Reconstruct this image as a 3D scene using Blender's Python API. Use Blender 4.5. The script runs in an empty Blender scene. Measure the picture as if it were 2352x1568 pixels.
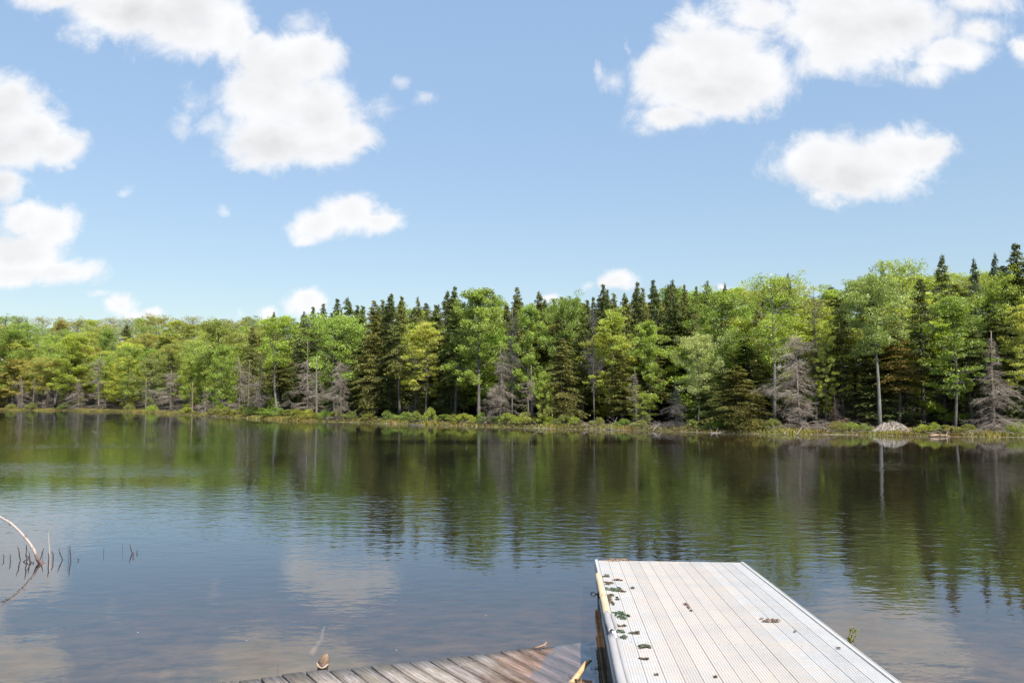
import bpy, math, random
import numpy as np
from mathutils import Vector

random.seed(7)
RNG = np.random.default_rng(11)
scene = bpy.context.scene
C = scene.collection

# ------------------------------------------------------------------ camera
F = 1881.6          # focal length in units of a 2352 px wide picture
PITCH = math.radians(3.92)
CAMZ = 2.6
cam_d = bpy.data.cameras.new("camera")
cam_d.sensor_width = 36.0
cam_d.lens = 36.0 * F / 2352.0
cam_d.clip_start = 0.05
cam_d.clip_end = 5000
cam = bpy.data.objects.new("camera", cam_d)
cam.location = (0, 0, CAMZ)
cam.rotation_euler = (math.pi / 2 + PITCH, 0, 0)
C.objects.link(cam)
scene.camera = cam


def ray(px, py):
    a, b = (px - 1176) / F, (784 - py) / F
    return np.array([a, math.cos(PITCH) - b * math.sin(PITCH), math.sin(PITCH) + b * math.cos(PITCH)])


def at(px, py, Y):
    """world point at distance Y (metres ahead) seen in direction px, py of the 2352 px wide photograph"""
    d = ray(px, py)
    return np.array([0, 0, CAMZ]) + d * (Y / d[1])


def on(px, py, z=0.0):
    d = ray(px, py)
    return np.array([0, 0, CAMZ]) + d * ((z - CAMZ) / d[2])


# ------------------------------------------------------------------ light
SUN_EL, SUN_AZ = math.radians(54), math.radians(150)     # azimuth clockwise from +Y (ahead): behind right
sun_dir = Vector((math.sin(SUN_AZ) * math.cos(SUN_EL), math.cos(SUN_AZ) * math.cos(SUN_EL), math.sin(SUN_EL)))
sl = bpy.data.lights.new("sun", 'SUN')
sl.energy = 4.8
sl.angle = math.radians(0.53)
sl.color = (1.0, 0.955, 0.88)
so = bpy.data.objects.new("sun", sl)
so.rotation_euler = sun_dir.to_track_quat('Z', 'Y').to_euler()
so.location = (20, -20, 40)
C.objects.link(so)

scene.view_settings.view_transform = 'Standard'
scene.view_settings.look = 'None'
scene.view_settings.gamma = 1
scene.view_settings.exposure = 0.7
scene.render.engine = 'CYCLES'
scene.cycles.max_bounces = 8
scene.cycles.diffuse_bounces = 3
scene.cycles.glossy_bounces = 3
scene.cycles.transmission_bounces = 4
scene.cycles.transparent_max_bounces = 12
scene.cycles.caustics_reflective = False
scene.cycles.caustics_refractive = False
scene.cycles.sample_clamp_indirect = 6


# ------------------------------------------------------------------ node helper
class NT:
    def __init__(s, tree):
        s.t = tree
        s.n = tree.nodes
        s.l = tree.links

    def _in(s, sock, v):
        if isinstance(v, bpy.types.NodeSocket):
            s.l.new(v, sock)
        elif v is not None:
            sock.default_value = v

    def node(s, typ, props=None, **ins):
        nd = s.n.new(typ)
        for k, v in (props or {}).items():
            setattr(nd, k, v)
        for k, v in ins.items():
            s._in(nd.inputs[k.replace('_', ' ')], v)
        return nd

    def m(s, op, a, b=None, c=None, clamp=False):
        nd = s.n.new('ShaderNodeMath')
        nd.operation = op
        nd.use_clamp = clamp
        for i, v in enumerate((a, b, c)):
            if v is not None:
                s._in(nd.inputs[i], v)
        return nd.outputs[0]

    def vm(s, op, a, b=None, scale=None):
        nd = s.n.new('ShaderNodeVectorMath')
        nd.operation = op
        s._in(nd.inputs[0], a)
        if b is not None:
            s._in(nd.inputs[1], b)
        if scale is not None:
            s._in(nd.inputs['Scale'], scale)
        return nd.outputs['Value'] if op in ('LENGTH', 'DOT_PRODUCT', 'DISTANCE') else nd.outputs['Vector']

    def noise(s, vec, scale, detail=4, rough=.5, dist=0.0, dim='3D', w=None):
        nd = s.n.new('ShaderNodeTexNoise')
        nd.noise_dimensions = dim
        s._in(nd.inputs['Vector'], vec)
        nd.inputs['Scale'].default_value = scale
        nd.inputs['Detail'].default_value = detail
        nd.inputs['Roughness'].default_value = rough
        nd.inputs['Distortion'].default_value = dist
        return nd

    def mr(s, v, a, b, c=0.0, d=1.0, smooth=False):
        nd = s.n.new('ShaderNodeMapRange')
        if smooth:
            nd.interpolation_type = 'SMOOTHSTEP'
        s._in(nd.inputs['Value'], v)
        for i, x in zip(('From Min', 'From Max', 'To Min', 'To Max'), (a, b, c, d)):
            s._in(nd.inputs[i], x)
        return nd.outputs[0]

    def mix(s, f, a, b, mode='MIX'):
        nd = s.n.new('ShaderNodeMix')
        nd.data_type = 'RGBA'
        nd.blend_type = mode
        s._in(nd.inputs[0], f)
        s._in(nd.inputs[6], a if isinstance(a, bpy.types.NodeSocket) else (*a, 1) if len(a) == 3 else a)
        s._in(nd.inputs[7], b if isinstance(b, bpy.types.NodeSocket) else (*b, 1) if len(b) == 3 else b)
        return nd.outputs[2]

    def xyz(s, x=0.0, y=0.0, z=0.0):
        nd = s.n.new('ShaderNodeCombineXYZ')
        for i, v in enumerate((x, y, z)):
            s._in(nd.inputs[i], v)
        return nd.outputs[0]


# ------------------------------------------------------------------ sky with clouds (by world direction)
world = bpy.data.worlds.new("World")
scene.world = world
world.use_nodes = True
w = NT(world.node_tree)
w.n.clear()
sky = w.n.new('ShaderNodeTexSky')
sky.sky_type = 'NISHITA'
sky.sun_disc = False
sky.sun_elevation = SUN_EL
sky.sun_rotation = SUN_AZ
sky.air_density = 1.0
sky.dust_density = 0.6
sky.ozone_density = 1.0
dirn = w.n.new('ShaderNodeTexCoord').outputs['Generated']
sep = w.n.new('ShaderNodeSeparateXYZ')
w.l.new(dirn, sep.inputs[0])
ysafe = w.m('MAXIMUM', sep.outputs[1], 0.04)
u = w.m('DIVIDE', sep.outputs[0], ysafe)
v = w.m('DIVIDE', sep.outputs[2], ysafe)
uv = w.xyz(u, v, 0.0)
wob = w.noise(uv, 9.0, 3, .55)
uvw = w.vm('ADD', uv, w.vm('SCALE', w.vm('SUBTRACT', wob.outputs['Color'], (.5, .5, .5)), scale=0.03))
wobb = w.noise(uv, 38.0, 3, .6)
uvw = w.vm('ADD', uvw, w.vm('SCALE', w.vm('SUBTRACT', wobb.outputs['Color'], (.5, .5, .5)), scale=0.02))
CLOUDS = [  # x, y, half width, half height, body
    (150, -25, 130, 60, 1), (300, 15, 190, 85, 1), (440, 50, 150, 90, 1), (535, 70, 70, 80, .9),
    (640, 150, 105, 85, 1), (710, 130, 90, 70, .95), (620, 230, 125, 100, 1), (590, 110, 60, 60, .9), (735, 265, 105, 110, 1), (640, 320, 135, 68, 1), (735, 330, 100, 62, 1),
    (810, 310, 70, 45, .9), (690, 60, 60, 50, .42), (748, 85, 40, 60, .42), (500, 300, 50, 50, .4), (880, 250, 60, 40, .4), (420, 300, 45, 45, .4), (440, 235, 58, 62, .5), (475, 300, 60, 40, .45), (425, 280, 40, 40, .45),
    (0, 250, 110, 105, 1), (80, 300, 75, 70, 1), (130, 335, 80, 45, .9), (20, 340, 120, 55, .9), (0, 420, 62, 60, .8),
    (60, 500, 70, 50, 1), (115, 520, 78, 62, 1), (60, 580, 130, 58, .9), (140, 620, 110, 32, .8), (30, 620, 120, 36, .8), (215, 625, 50, 16, .45),
    (735, 515, 72, 44, .95), (800, 490, 78, 52, .9), (865, 505, 62, 38, .85), (715, 552, 44, 26, .6), (910, 512, 40, 20, .5),
    (925, 185, 32, 22, .45), (975, 225, 38, 30, .45), (880, 240, 40, 20, .28), (290, 438, 32, 20, .38), (515, 475, 22, 14, .3),
    (1560, 170, 110, 90, 1), (1640, 120, 130, 105, 1), (1720, 170, 120, 85, 1), (1620, 215, 150, 62, 1), (1545, 270, 95, 36, .75), (1490, 290, 50, 22, .5),
    (1410, 180, 46, 44, .45), (1372, 165, 22, 32, .4), (1600, 50, 60, 45, .6), (1745, 30, 110, 50, .7),
    (1935, 90, 130, 100, .95), (1860, 60, 80, 70, .6), (2060, 50, 180, 85, .9), (1950, 0, 170, 60, .9), (1890, 150, 90, 50, .6), (2230, 10, 120, 40, .6),
    (2190, 125, 110, 52, .8), (2130, 165, 75, 35, .55), (2250, 75, 75, 45, .65), (2340, 115, 40, 35, .6), (1440, 100, 14, 30, .35),
    (1880, 375, 118, 72, 1), (1970, 385, 160, 80, 1), (2060, 350, 125, 70, 1), (2130, 355, 82, 55, .9), (1950, 430, 105, 42, .8), (2190, 330, 34, 22, .5),
    (1412, 648, 52, 26, .9), (1345, 655, 28, 20, .4), (1272, 688, 30, 18, .7), (1665, 662, 16, 12, .6), (705, 698, 56, 34, .9), (612, 722, 24, 16, .7), (552, 715, 14, 18, .4),
    (285, 700, 40, 24, .8), (350, 712, 24, 22, .8), (235, 672, 44, 12, .5), (320, 718, 60, 18, .7), (100, 657, 20, 10, .4),
]
Fld = None
Wsp = None
for (cx, cy, rx, ry, am) in CLOUDS:
    d = ray(cx, cy)
    d2 = ray(cx + rx, cy)
    d3 = ray(cx, cy - ry)
    u0, v0 = d[0] / d[1], d[2] / d[1]
    ax = abs(d2[0] / d2[1] - u0) * 1.08
    ay = abs(d3[2] / d3[1] - v0) * 1.08
    q = w.vm('MULTIPLY', w.vm('SUBTRACT', uvw, (u0, v0, 0)), (1 / ax, 1 / ay, 0))
    r = w.vm('LENGTH', q)
    if am <= .5:
        f = w.m('SUBTRACT', 1.0, r)
        Wsp = f if Wsp is None else w.m('MAXIMUM', Wsp, f)
        continue
    f = w.m('MULTIPLY_ADD', r, -am, am)
    Fld = f if Fld is None else w.m('SMOOTH_MAX', Fld, f, 0.12)
Fld = w.m('MAXIMUM', Fld, -1.0)
n1 = w.noise(uv, 12.0, 9, .68, .4)
n2 = w.noise(w.vm('ADD', uv, (3.1, 1.7, 0)), 5.0, 4, .5)
fb = w.m('MULTIPLY_ADD', w.m('SUBTRACT', n1.outputs[0], .5), w.mr(Fld, .1, .6, 1.7, .7), Fld)
dens = w.mr(fb, -0.10, 0.48, 0, 1, smooth=True)
wn = w.noise(w.vm('ADD', uvw, (1.3, .4, 0)), 22.0, 8, .7, .6)
wsd = w.mr(w.m('MULTIPLY_ADD', w.m('SUBTRACT', wn.outputs[0], .52), 2.2, Wsp), .10, 1.2, 0, .62, smooth=True)
dens = w.m('MAXIMUM', dens, wsd)
dens = w.m('MULTIPLY', dens, w.mr(sep.outputs[1], 0.03, 0.12))
# cloud brightness: thick parts slightly grey, mottled
n3 = w.noise(w.vm('ADD', w.vm('MULTIPLY', uv, (1, 1.5, 1)), (0.0, 0.035, 0)), 13.0, 5, .55)
shade = w.m('ADD', w.m('MULTIPLY', w.mr(fb, .35, 1.1, 0, 1), 0.10), w.m('MULTIPLY', w.mr(n3.outputs[0], .35, .7, 0, 1), 0.09))
shade = w.m('MULTIPLY', shade, w.mr(v, .05, .35, .6, 1.2))
SHD = None
for (cx, cy, rx, ry, am) in [(60, 565, 110, 42, 1), (30, 330, 130, 55, .8), (20, 240, 80, 50, .5), (330, 20, 210, 45, .9), (610, 335, 110, 52, .9), (640, 215, 90, 60, .35), (700, 200, 80, 40, .3),
                             (1950, 415, 170, 40, 1), (1620, 190, 130, 50, .45), (1990, 60, 170, 50, .45), (760, 545, 90, 25, .6), (90, 625, 120, 20, .7), (0, 440, 50, 60, .7)]:
    d = ray(cx, cy); d2 = ray(cx + rx, cy); d3 = ray(cx, cy - ry)
    u0, v0 = d[0] / d[1], d[2] / d[1]
    q = w.vm('MULTIPLY', w.vm('SUBTRACT', uvw, (u0, v0, 0)), (1 / abs(d2[0] / d2[1] - u0), 1 / abs(d3[2] / d3[1] - v0), 0))
    f = w.m('MULTIPLY', w.mr(w.vm('LENGTH', q), 1.25, .2, 0, 1, smooth=True), am)
    SHD = f if SHD is None else w.m('MAXIMUM', SHD, f)
shade = w.m('ADD', shade, w.m('MULTIPLY', SHD, w.mr(n3.outputs[0], .3, .6, .03, .10)))
cb = w.m('SUBTRACT', 0.645, w.m('MULTIPLY', shade, .62))
ccol = w.vm('MULTIPLY', w.xyz(cb, cb, cb), (0.99, 0.99, 1.005))
skc = w.vm('SCALE', sky.outputs[0], scale=0.10)
grad = w.mr(sep.outputs[2], 0.0, 0.48, 0, 1)
SKY_TINT = w.mix(grad, (.655, .62, .56), (.99, .935, .925))
skc = w.vm('MULTIPLY', skc, SKY_TINT)
skc = w.vm('ADD', skc, w.vm('SCALE', w.mix(grad, (0.067, 0.097, 0.118), (0.085, 0.132, 0.182)), scale=1.0))
fin = w.mix(w.m('MULTIPLY', dens, .97), skc, ccol)
bg = w.n.new('ShaderNodeBackground')
w.l.new(fin, bg.inputs[0])
bg.inputs[1].default_value = 1.0
wo = w.n.new('ShaderNodeOutputWorld')
w.l.new(bg.outputs[0], wo.inputs[0])
world.cycles.sampling_method = 'MANUAL'
world.cycles.sample_map_resolution = 512


# ------------------------------------------------------------------ object helpers
def mesh_from(name, verts, faces=None, quads=None, tint=None, mats=(), smooth=False):
    me = bpy.data.meshes.new(name)
    verts = np.asarray(verts, dtype=np.float32).reshape(-1, 3)
    if quads is not None:
        k = np.asarray(quads, dtype=np.int32)
        nf, ns = k.shape
        me.vertices.add(len(verts))
        me.vertices.foreach_set('co', verts.ravel())
        me.loops.add(nf * ns)
        me.loops.foreach_set('vertex_index', k.ravel())
        me.polygons.add(nf)
        me.polygons.foreach_set('loop_start', np.arange(0, nf * ns, ns, dtype=np.int32))
        me.polygons.foreach_set('loop_total', np.full(nf, ns, dtype=np.int32))
        if smooth:
            me.polygons.foreach_set('use_smooth', np.ones(nf, dtype=bool))
    else:
        me.from_pydata(verts.tolist(), [], faces)
        if smooth:
            me.polygons.foreach_set('use_smooth', np.ones(len(me.polygons), dtype=bool))
    if tint is not None:
        a = me.attributes.new('tint', 'FLOAT', 'POINT')
        a.data.foreach_set('value', np.asarray(tint, dtype=np.float32))
    for m_ in mats:
        me.materials.append(m_)
    me.update()
    return me


def link(name, me, parent=None, color=None, loc=None):
    o = bpy.data.objects.new(name, me)
    C.objects.link(o)
    if parent is not None:
        o.parent = parent
    if color is not None:
        o.color = (*color, 1)
    if loc is not None:
        o.location = loc
    return o


def tag(o, label=None, cat=None, group=None, kind=None):
    if label: o['label'] = label
    if cat: o['category'] = cat
    if group: o['group'] = group
    if kind: o['kind'] = kind
    return o


def thing(name, label, cat, loc=(0, 0, 0), rz=0.0, group=None):
    o = bpy.data.objects.new(name, None)
    o.empty_display_size = .3
    C.objects.link(o)
    o.location = loc
    o.rotation_euler = (0, 0, rz)
    return tag(o, label, cat, group)


class MB:
    """collects quads"""
    def __init__(s):
        s.v = []
        s.q = []
        s.t = []
        s.n = 0

    def add(s, verts, quads, tint=0.5):
        verts = np.asarray(verts, dtype=np.float64).reshape(-1, 3)
        s.v.append(verts)
        s.q.append(np.asarray(quads, dtype=np.int64) + s.n)
        t = np.asarray(tint, dtype=np.float64)
        s.t.append(np.full(len(verts), float(t)) if t.ndim == 0 else t)
        s.n += len(verts)

    def tube(s, pts, rad, sides=5, tint=0.5, cap=True, squash=1.0):
        pts = np.asarray(pts, float)
        rad = np.broadcast_to(np.asarray(rad, float), (len(pts),))
        tan = np.gradient(pts, axis=0)
        tan /= np.linalg.norm(tan, axis=1)[:, None] + 1e-9
        ref = np.array([0, 0, 1.0]) if abs(tan[0][2]) < .8 else np.array([0, 1.0, 0])
        a = np.cross(tan, ref)
        a /= np.linalg.norm(a, axis=1)[:, None] + 1e-9
        b = np.cross(tan, a)
        th = np.arange(sides) * 2 * math.pi / sides
        ring = pts[:, None, :] + rad[:, None, None] * (np.cos(th)[None, :, None] * a[:, None, :] + squash * np.sin(th)[None, :, None] * b[:, None, :])
        n = len(pts)
        q = []
        for i in range(n - 1):
            for j in range(sides):
                k = (j + 1) % sides
                q.append((i * sides + j, i * sides + k, (i + 1) * sides + k, (i + 1) * sides + j))
        vv = ring.reshape(-1, 3)
        if cap:
            c0, c1 = len(vv), len(vv) + 1
            vv = np.vstack([vv, pts[0], pts[-1]])
            for j in range(sides):
                k = (j + 1) % sides
                q.append((c0, k, j, c0))
                q.append((c1, (n - 1) * sides + j, (n - 1) * sides + k, c1))
        q = [x if x[3] != x[0] else (x[0], x[1], x[2], x[2]) for x in q]
        s.add(vv, q, tint)

    def sticks(s, p0, p1, r0, r1, tint=0.5):
        """many straight three-sided tapered twigs at once"""
        p0 = np.asarray(p0, float); p1 = np.asarray(p1, float)
        n = len(p0)
        if n == 0: return
        d = p1 - p0
        d /= np.linalg.norm(d, axis=1)[:, None] + 1e-9
        ref = np.where(np.abs(d[:, 2:3]) < .9, np.array([[0, 0, 1.0]]), np.array([[0, 1.0, 0]]))
        a = np.cross(d, ref); a /= np.linalg.norm(a, axis=1)[:, None] + 1e-9
        b = np.cross(d, a)
        r0 = np.broadcast_to(np.asarray(r0, float), (n,))[:, None]; r1 = np.broadcast_to(np.asarray(r1, float), (n,))[:, None]
        vs = []
        for (p, r) in ((p0, r0), (p1, r1)):
            for k in range(3):
                t = k * 2 * math.pi / 3
                vs.append(p + r * (math.cos(t) * a + math.sin(t) * b))
        vv = np.stack(vs, 1).reshape(-1, 3)
        base = (np.arange(n) * 6)[:, None, None]
        q = np.array([[0, 1, 4, 3], [1, 2, 5, 4], [2, 0, 3, 5]])[None] + base
        tt = np.asarray(tint, float)
        tt = np.full(n * 6, float(tt)) if tt.ndim == 0 else np.repeat(tt, 6)
        s.add(vv, q.reshape(-1, 4), tt)

    def leaves(s, c, size, rng, up=.5, aspect=.6, tint=None, dirs=None):
        c = np.asarray(c, float)
        n = len(c)
        if n == 0: return
        nr = rng.normal(size=(n, 3)) + np.array([0, 0, up * 2])
        nr /= np.linalg.norm(nr, axis=1)[:, None]
        t = rng.normal(size=(n, 3)) if dirs is None else dirs + rng.normal(size=(n, 3)) * .35
        t -= (t * nr).sum(1)[:, None] * nr
        t /= np.linalg.norm(t, axis=1)[:, None] + 1e-9
        b = np.cross(nr, t)
        sz = (size * rng.uniform(.6, 1.35, n))[:, None]
        vv = np.stack([c - t * sz * .5, c + b * sz * aspect * .5 + nr * sz * .08, c + t * sz * .5, c - b * sz * aspect * .5 + nr * sz * .08], 1).reshape(-1, 3)
        q = np.arange(n * 4).reshape(n, 4)
        tt = rng.uniform(0, 1, n) if tint is None else tint
        s.add(vv, q, np.repeat(tt, 4))

    def box(s, x0, x1, y0, y1, z0, z1, tint=.5, M=None):
        vv = np.array([(x, y, z) for z in (z0, z1) for y in (y0, y1) for x in (x0, x1)], float)
        if M is not None:
            vv = M(vv)
        s.add(vv, [(0, 2, 3, 1), (4, 5, 7, 6), (0, 1, 5, 4), (2, 6, 7, 3), (0, 4, 6, 2), (1, 3, 7, 5)], tint)

    def mesh(s, name, mats=(), smooth=False):
        v = np.vstack(s.v); q = np.vstack(s.q); t = np.concatenate(s.t)
        tri = q[:, 2] == q[:, 3]
        if tri.any():
            faces = [tuple(x[:3]) if b_ else tuple(x) for x, b_ in zip(q.tolist(), tri)]
            return mesh_from(name, v, faces=faces, tint=t, mats=mats, smooth=smooth)
        return mesh_from(name, v, quads=q, tint=t, mats=mats, smooth=smooth)


# ------------------------------------------------------------------ materials
def new_mat(name):
    m_ = bpy.data.materials.new(name)
    m_.use_nodes = True
    t = NT(m_.node_tree)
    t.n.clear()
    out = t.n.new('ShaderNodeOutputMaterial')
    return m_, t, out


def foliage_mat(name, trans=.35, var=.55, rough_gloss=.08):
    m_, t, out = new_mat(name)
    oi = t.n.new('ShaderNodeObjectInfo')
    at_ = t.node('ShaderNodeAttribute', dict(attribute_name='tint'))
    geo = t.n.new('ShaderNodeNewGeometry')
    f = t.mr(at_.outputs['Fac'], 0, 1, 1 - var, 1 + var)
    col = t.vm('SCALE', oi.outputs['Color'], scale=f)
    big = t.noise(geo.outputs['Position'], .35 if name != 'grass_blade' else .7, 3, .55)
    col = t.mix(t.mr(big.outputs[0], .35, .7, 0, .45 if name != 'grass_blade' else 1.0), col, t.vm('MULTIPLY', col, (1.22, 1.04, .8) if name != 'grass_blade' else (1.05, .66, .8)))
    d = t.node('ShaderNodeBsdfDiffuse', None, Color=col)
    tr = t.node('ShaderNodeBsdfTranslucent', None, Color=t.vm('MULTIPLY', col, (1.25, 1.15, .6)))
    g = t.node('ShaderNodeBsdfGlossy', None, Color=(1, 1, 1, 1), Roughness=.45)
    mx = t.n.new('ShaderNodeMixShader'); mx.inputs[0].default_value = trans
    t.l.new(d.outputs[0], mx.inputs[1]); t.l.new(tr.outputs[0], mx.inputs[2])
    mg = t.n.new('ShaderNodeMixShader'); mg.inputs[0].default_value = rough_gloss * .4
    t.l.new(mx.outputs[0], mg.inputs[1]); t.l.new(g.outputs[0], mg.inputs[2])
    t.l.new(mg.outputs[0], out.inputs[0])
    return m_


M_LEAF = foliage_mat('leaf', .47, .35)
M_NEEDLE = foliage_mat('needle', .2, .45, .05)
M_GRASS = foliage_mat('grass_blade', .35, .45, .05)


def bark_mat(name, scale=6.0):
    m_, t, out = new_mat(name)
    oi = t.n.new('ShaderNodeObjectInfo')
    tc = t.n.new('ShaderNodeTexCoord')
    at_ = t.node('ShaderNodeAttribute', dict(attribute_name='tint'))
    n = t.noise(t.vm('MULTIPLY', tc.outputs['Object'], (1, 1, .25)), scale, 5, .6)
    f = t.m('MULTIPLY', t.mr(n.outputs[0], .3, .7, .6, 1.35), t.mr(at_.outputs['Fac'], 0, 1, .65, 1.35))
    col = t.vm('SCALE', oi.outputs['Color'], scale=f)
    b = t.node('ShaderNodeBsdfPrincipled', None, Base_Color=col, Roughness=.9)
    t.l.new(b.outputs[0], out.inputs[0])
    return m_


M_BARK = bark_mat('bark')


def simple_mat(name, c1, c2, scale=8, stretch=(1, 1, 1), rough=.8, detail=5, bump=0.0, lo=.35, hi=.65, metal=0.0):
    m_, t, out = new_mat(name)
    tc = t.n.new('ShaderNodeTexCoord')
    n = t.noise(t.vm('MULTIPLY', tc.outputs['Object'], stretch), scale, detail, .6)
    col = t.mix(t.mr(n.outputs[0], lo, hi), c1, c2)
    b = t.node('ShaderNodeBsdfPrincipled', None, Base_Color=col, Roughness=rough, Metallic=metal)
    if bump:
        bp = t.node('ShaderNodeBump', None, Strength=bump, Distance=.01, Height=n.outputs[0])
        t.l.new(bp.outputs[0], b.inputs['Normal'])
    t.l.new(b.outputs[0], out.inputs[0])
    return m_


# ------------------------------------------------------------------ terrain
WL = [(-104, 941), (0, 942), (150, 943), (300, 946), (480, 955), (600, 962), (700, 967), (820, 970), (940, 973), (1100, 979), (1240, 983), (1350, 986),
      (1500, 989), (1630, 993), (1800, 997), (1960, 998), (2110, 1001), (2240, 1003), (2352, 1004), (2480, 1008)]
shore = [tuple(on(a, b)[:2]) for a, b in WL]
closing = [(58, 44), (62, 22), (40, 6), (18, 3.2), (6, 3.3), (-6, 3.2), (-14, 2.6), (-40, 3), (-90, 12), (-150, 40), (-215, 100), (-200, 165), (-150, 180)]
poly = np.array(shore + closing)
# resample with a small wander
pr = []
for i in range(len(poly)):
    a, b = poly[i], poly[(i + 1) % len(poly)]
    L = np.linalg.norm(b - a)
    k = max(1, int(L / 3.0))
    for j in range(k):
        p = a + (b - a) * j / k
        nrm = np.array([-(b - a)[1], (b - a)[0]]) / L
        if i < len(shore) - 1:
            p = p + nrm * RNG.normal() * .30 * (1.0 if p[1] > 60 else .7)
        pr.append(p)
poly = np.array(pr)


def sdf(x, y):
    x = np.asarray(x, float); y = np.asarray(y, float)
    sh = x.shape
    x = x.ravel(); y = y.ravel()
    best = np.full(x.shape, 1e9)
    inside = np.zeros(x.shape, bool)
    n = len(poly)
    for i in range(n):
        ax, ay = poly[i]; bx, by = poly[(i + 1) % n]
        dx, dy = bx - ax, by - ay
        t = np.clip(((x - ax) * dx + (y - ay) * dy) / (dx * dx + dy * dy), 0, 1)
        d = (x - ax - t * dx) ** 2 + (y - ay - t * dy) ** 2
        best = np.minimum(best, d)
        if ay != by:
            cond = (ay > y) != (by > y)
            xi = ax + (y - ay) * dx / (by - ay)
            inside ^= cond & (x < xi)
    s = np.sqrt(best)
    return np.where(inside, -s, s).reshape(sh)


def sstep(a, b, x):
    t = np.clip((x - a) / (b - a), 0, 1)
    return t * t * (3 - 2 * t)


def terrain_h(x, y, s=None):
    x = np.asarray(x, float); y = np.asarray(y, float)
    if s is None: s = sdf(x, y)
    far = sstep(20, 45, y)
    left = sstep(-20, -75, x)
    hill = (5.5 + 7.0 * left) * sstep(6, 48 + 30 * left, s) * far
    hill = hill * (1 - .6 * sstep(120, 400, s))
    land = .20 * (1 - np.exp(-np.maximum(s, 0) / .8)) + .018 * np.minimum(np.maximum(s, 0), 40) + hill + (1 - far) * .24 * np.clip(s, 0, 6)
    lump = .10 * np.sin(x * .9 + 1.3 * np.sin(y * .7)) * np.sin(y * 1.1) + .05 * np.sin(x * 2.7 + y * 1.9)
    land = land + lump * np.clip(s / 3, 0, 1)
    bed = -.02 - .115 * np.maximum(-s, 0)
    bed = np.maximum(bed, -2.2) + lump * .35 * np.clip(-s / 3, 0, 1)
    return np.where(s > 0, land, bed)


def axis(fine0, fine1, step, lo, hi):
    f = np.arange(fine0, fine1 + .01, step)
    g = 1.25
    a = []; p = fine0; st = step
    while p > lo:
        st *= g; p -= st; a.append(p)
    b = []; p = fine1; st = step
    while p < hi:
        st *= g; p += st; b.append(p)
    return np.concatenate([np.array(a[::-1]), f, np.array(b)])


gx = axis(-125, 60, .8, -1500, 1500)
gy = axis(-3, 200, .8, -300, 3000)
X, Y = np.meshgrid(gx, gy)
S = sdf(X, Y)
Z = terrain_h(X, Y, S)
nx, ny = len(gx), len(gy)
idx = np.arange(nx * ny).reshape(ny, nx)
quads = np.stack([idx[:-1, :-1], idx[:-1, 1:], idx[1:, 1:], idx[1:, :-1]], -1).reshape(-1, 4)
m_ground, t, out = new_mat('forest_ground')
geo = t.n.new('ShaderNodeNewGeometry')
pos = geo.outputs['Position']
at_ = t.node('ShaderNodeAttribute', dict(attribute_name='tint'))
n1_ = t.noise(pos, 1.6, 6, .65)
n2_ = t.noise(pos, .35, 3, .5)
n3_ = t.noise(pos, 9, 4, .6)
litter = t.mix(t.mr(n1_.outputs[0], .35, .65), (.022, .016, .011), (.062, .044, .028))
bank = t.mix(t.mr(n2_.outputs[0], .4, .6), (.10, .115, .025), (.15, .12, .05))
bank = t.mix(t.mr(n3_.outputs[0], .45, .65), bank, (.055, .05, .02))
bedc = t.mix(t.mr(n1_.outputs[0], .38, .66), (.065, .058, .042), (.30, .245, .175))
bedc = t.mix(t.mr(n3_.outputs[0], .6, .72), bedc, (.04, .035, .03))
land = t.mix(t.mr(at_.outputs['Fac'], 1.5, 6.0), bank, litter)
colr = t.mix(t.mr(at_.outputs['Fac'], -.05, .05), bedc, land)
b_ = t.node('ShaderNodeBsdfPrincipled', None, Base_Color=colr, Roughness=.95)
bp = t.node('ShaderNodeBump', None, Strength=.6, Distance=.06, Height=n1_.outputs[0])
t.l.new(bp.outputs[0], b_.inputs['Normal'])
t.l.new(b_.outputs[0], out.inputs[0])
g_me = mesh_from('ground', np.stack([X, Y, Z], -1).reshape(-1, 3), quads=quads, tint=S.ravel(), mats=[m_ground], smooth=True)
tag(link('ground', g_me), kind='structure')

# ------------------------------------------------------------------ water
m_water, t, out = new_mat('lake_water')
geo = t.n.new('ShaderNodeNewGeometry')
pos = geo.outputs['Position']


def wave_h(p):
    """height field of the ripples, metres"""
    a = t.noise(t.vm('MULTIPLY', p, (.7, 1.3, 1)), 2.1, 1, .4).outputs[0]
    b2 = t.noise(t.vm('MULTIPLY', p, (.75, 1.2, 1)), 5.0, 2.5, .55).outputs[0]
    return a, b2


E = .02
pA = t.vm('MULTIPLY', pos, (1, 1, 0))
a0, b0 = wave_h(pA)
ax_, bx_ = wave_h(t.vm('ADD', pA, (E, 0, 0)))
ay_, by_ = wave_h(t.vm('ADD', pA, (0, E, 0)))
wind = t.noise(t.vm('MULTIPLY', pos, (.6, 1.6, 1)), .055, 3, .5).outputs[0]
windf = t.mr(wind, .38, .62, .35, 1.25, smooth=True)
spx = t.n.new('ShaderNodeSeparateXYZ'); t.l.new(pos, spx.inputs[0])
calm = t.mr(spx.outputs[1], 8.0, 20.0, .34, 1.0, smooth=True)       # sheltered water close to the near bank
lee = t.mr(t.m('SUBTRACT', t.m('MULTIPLY', spx.outputs[0], -.75), spx.outputs[1]), -62, -40, .3, 1.0, smooth=True)  # sheltered under the far trees
windf = t.m('MULTIPLY', windf, t.m('MULTIPLY', calm, lee))
A1 = t.m('MULTIPLY', windf, .007)
A2 = t.m('MULTIPLY', windf, .0072)


def slope(c1, c0, d1, d0):
    s1 = t.m('MULTIPLY', t.m('DIVIDE', t.m('SUBTRACT', c1, c0), E), A1)
    s2 = t.m('MULTIPLY', t.m('DIVIDE', t.m('SUBTRACT', d1, d0), E), A2)
    return t.m('ADD', s1, s2)


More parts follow.
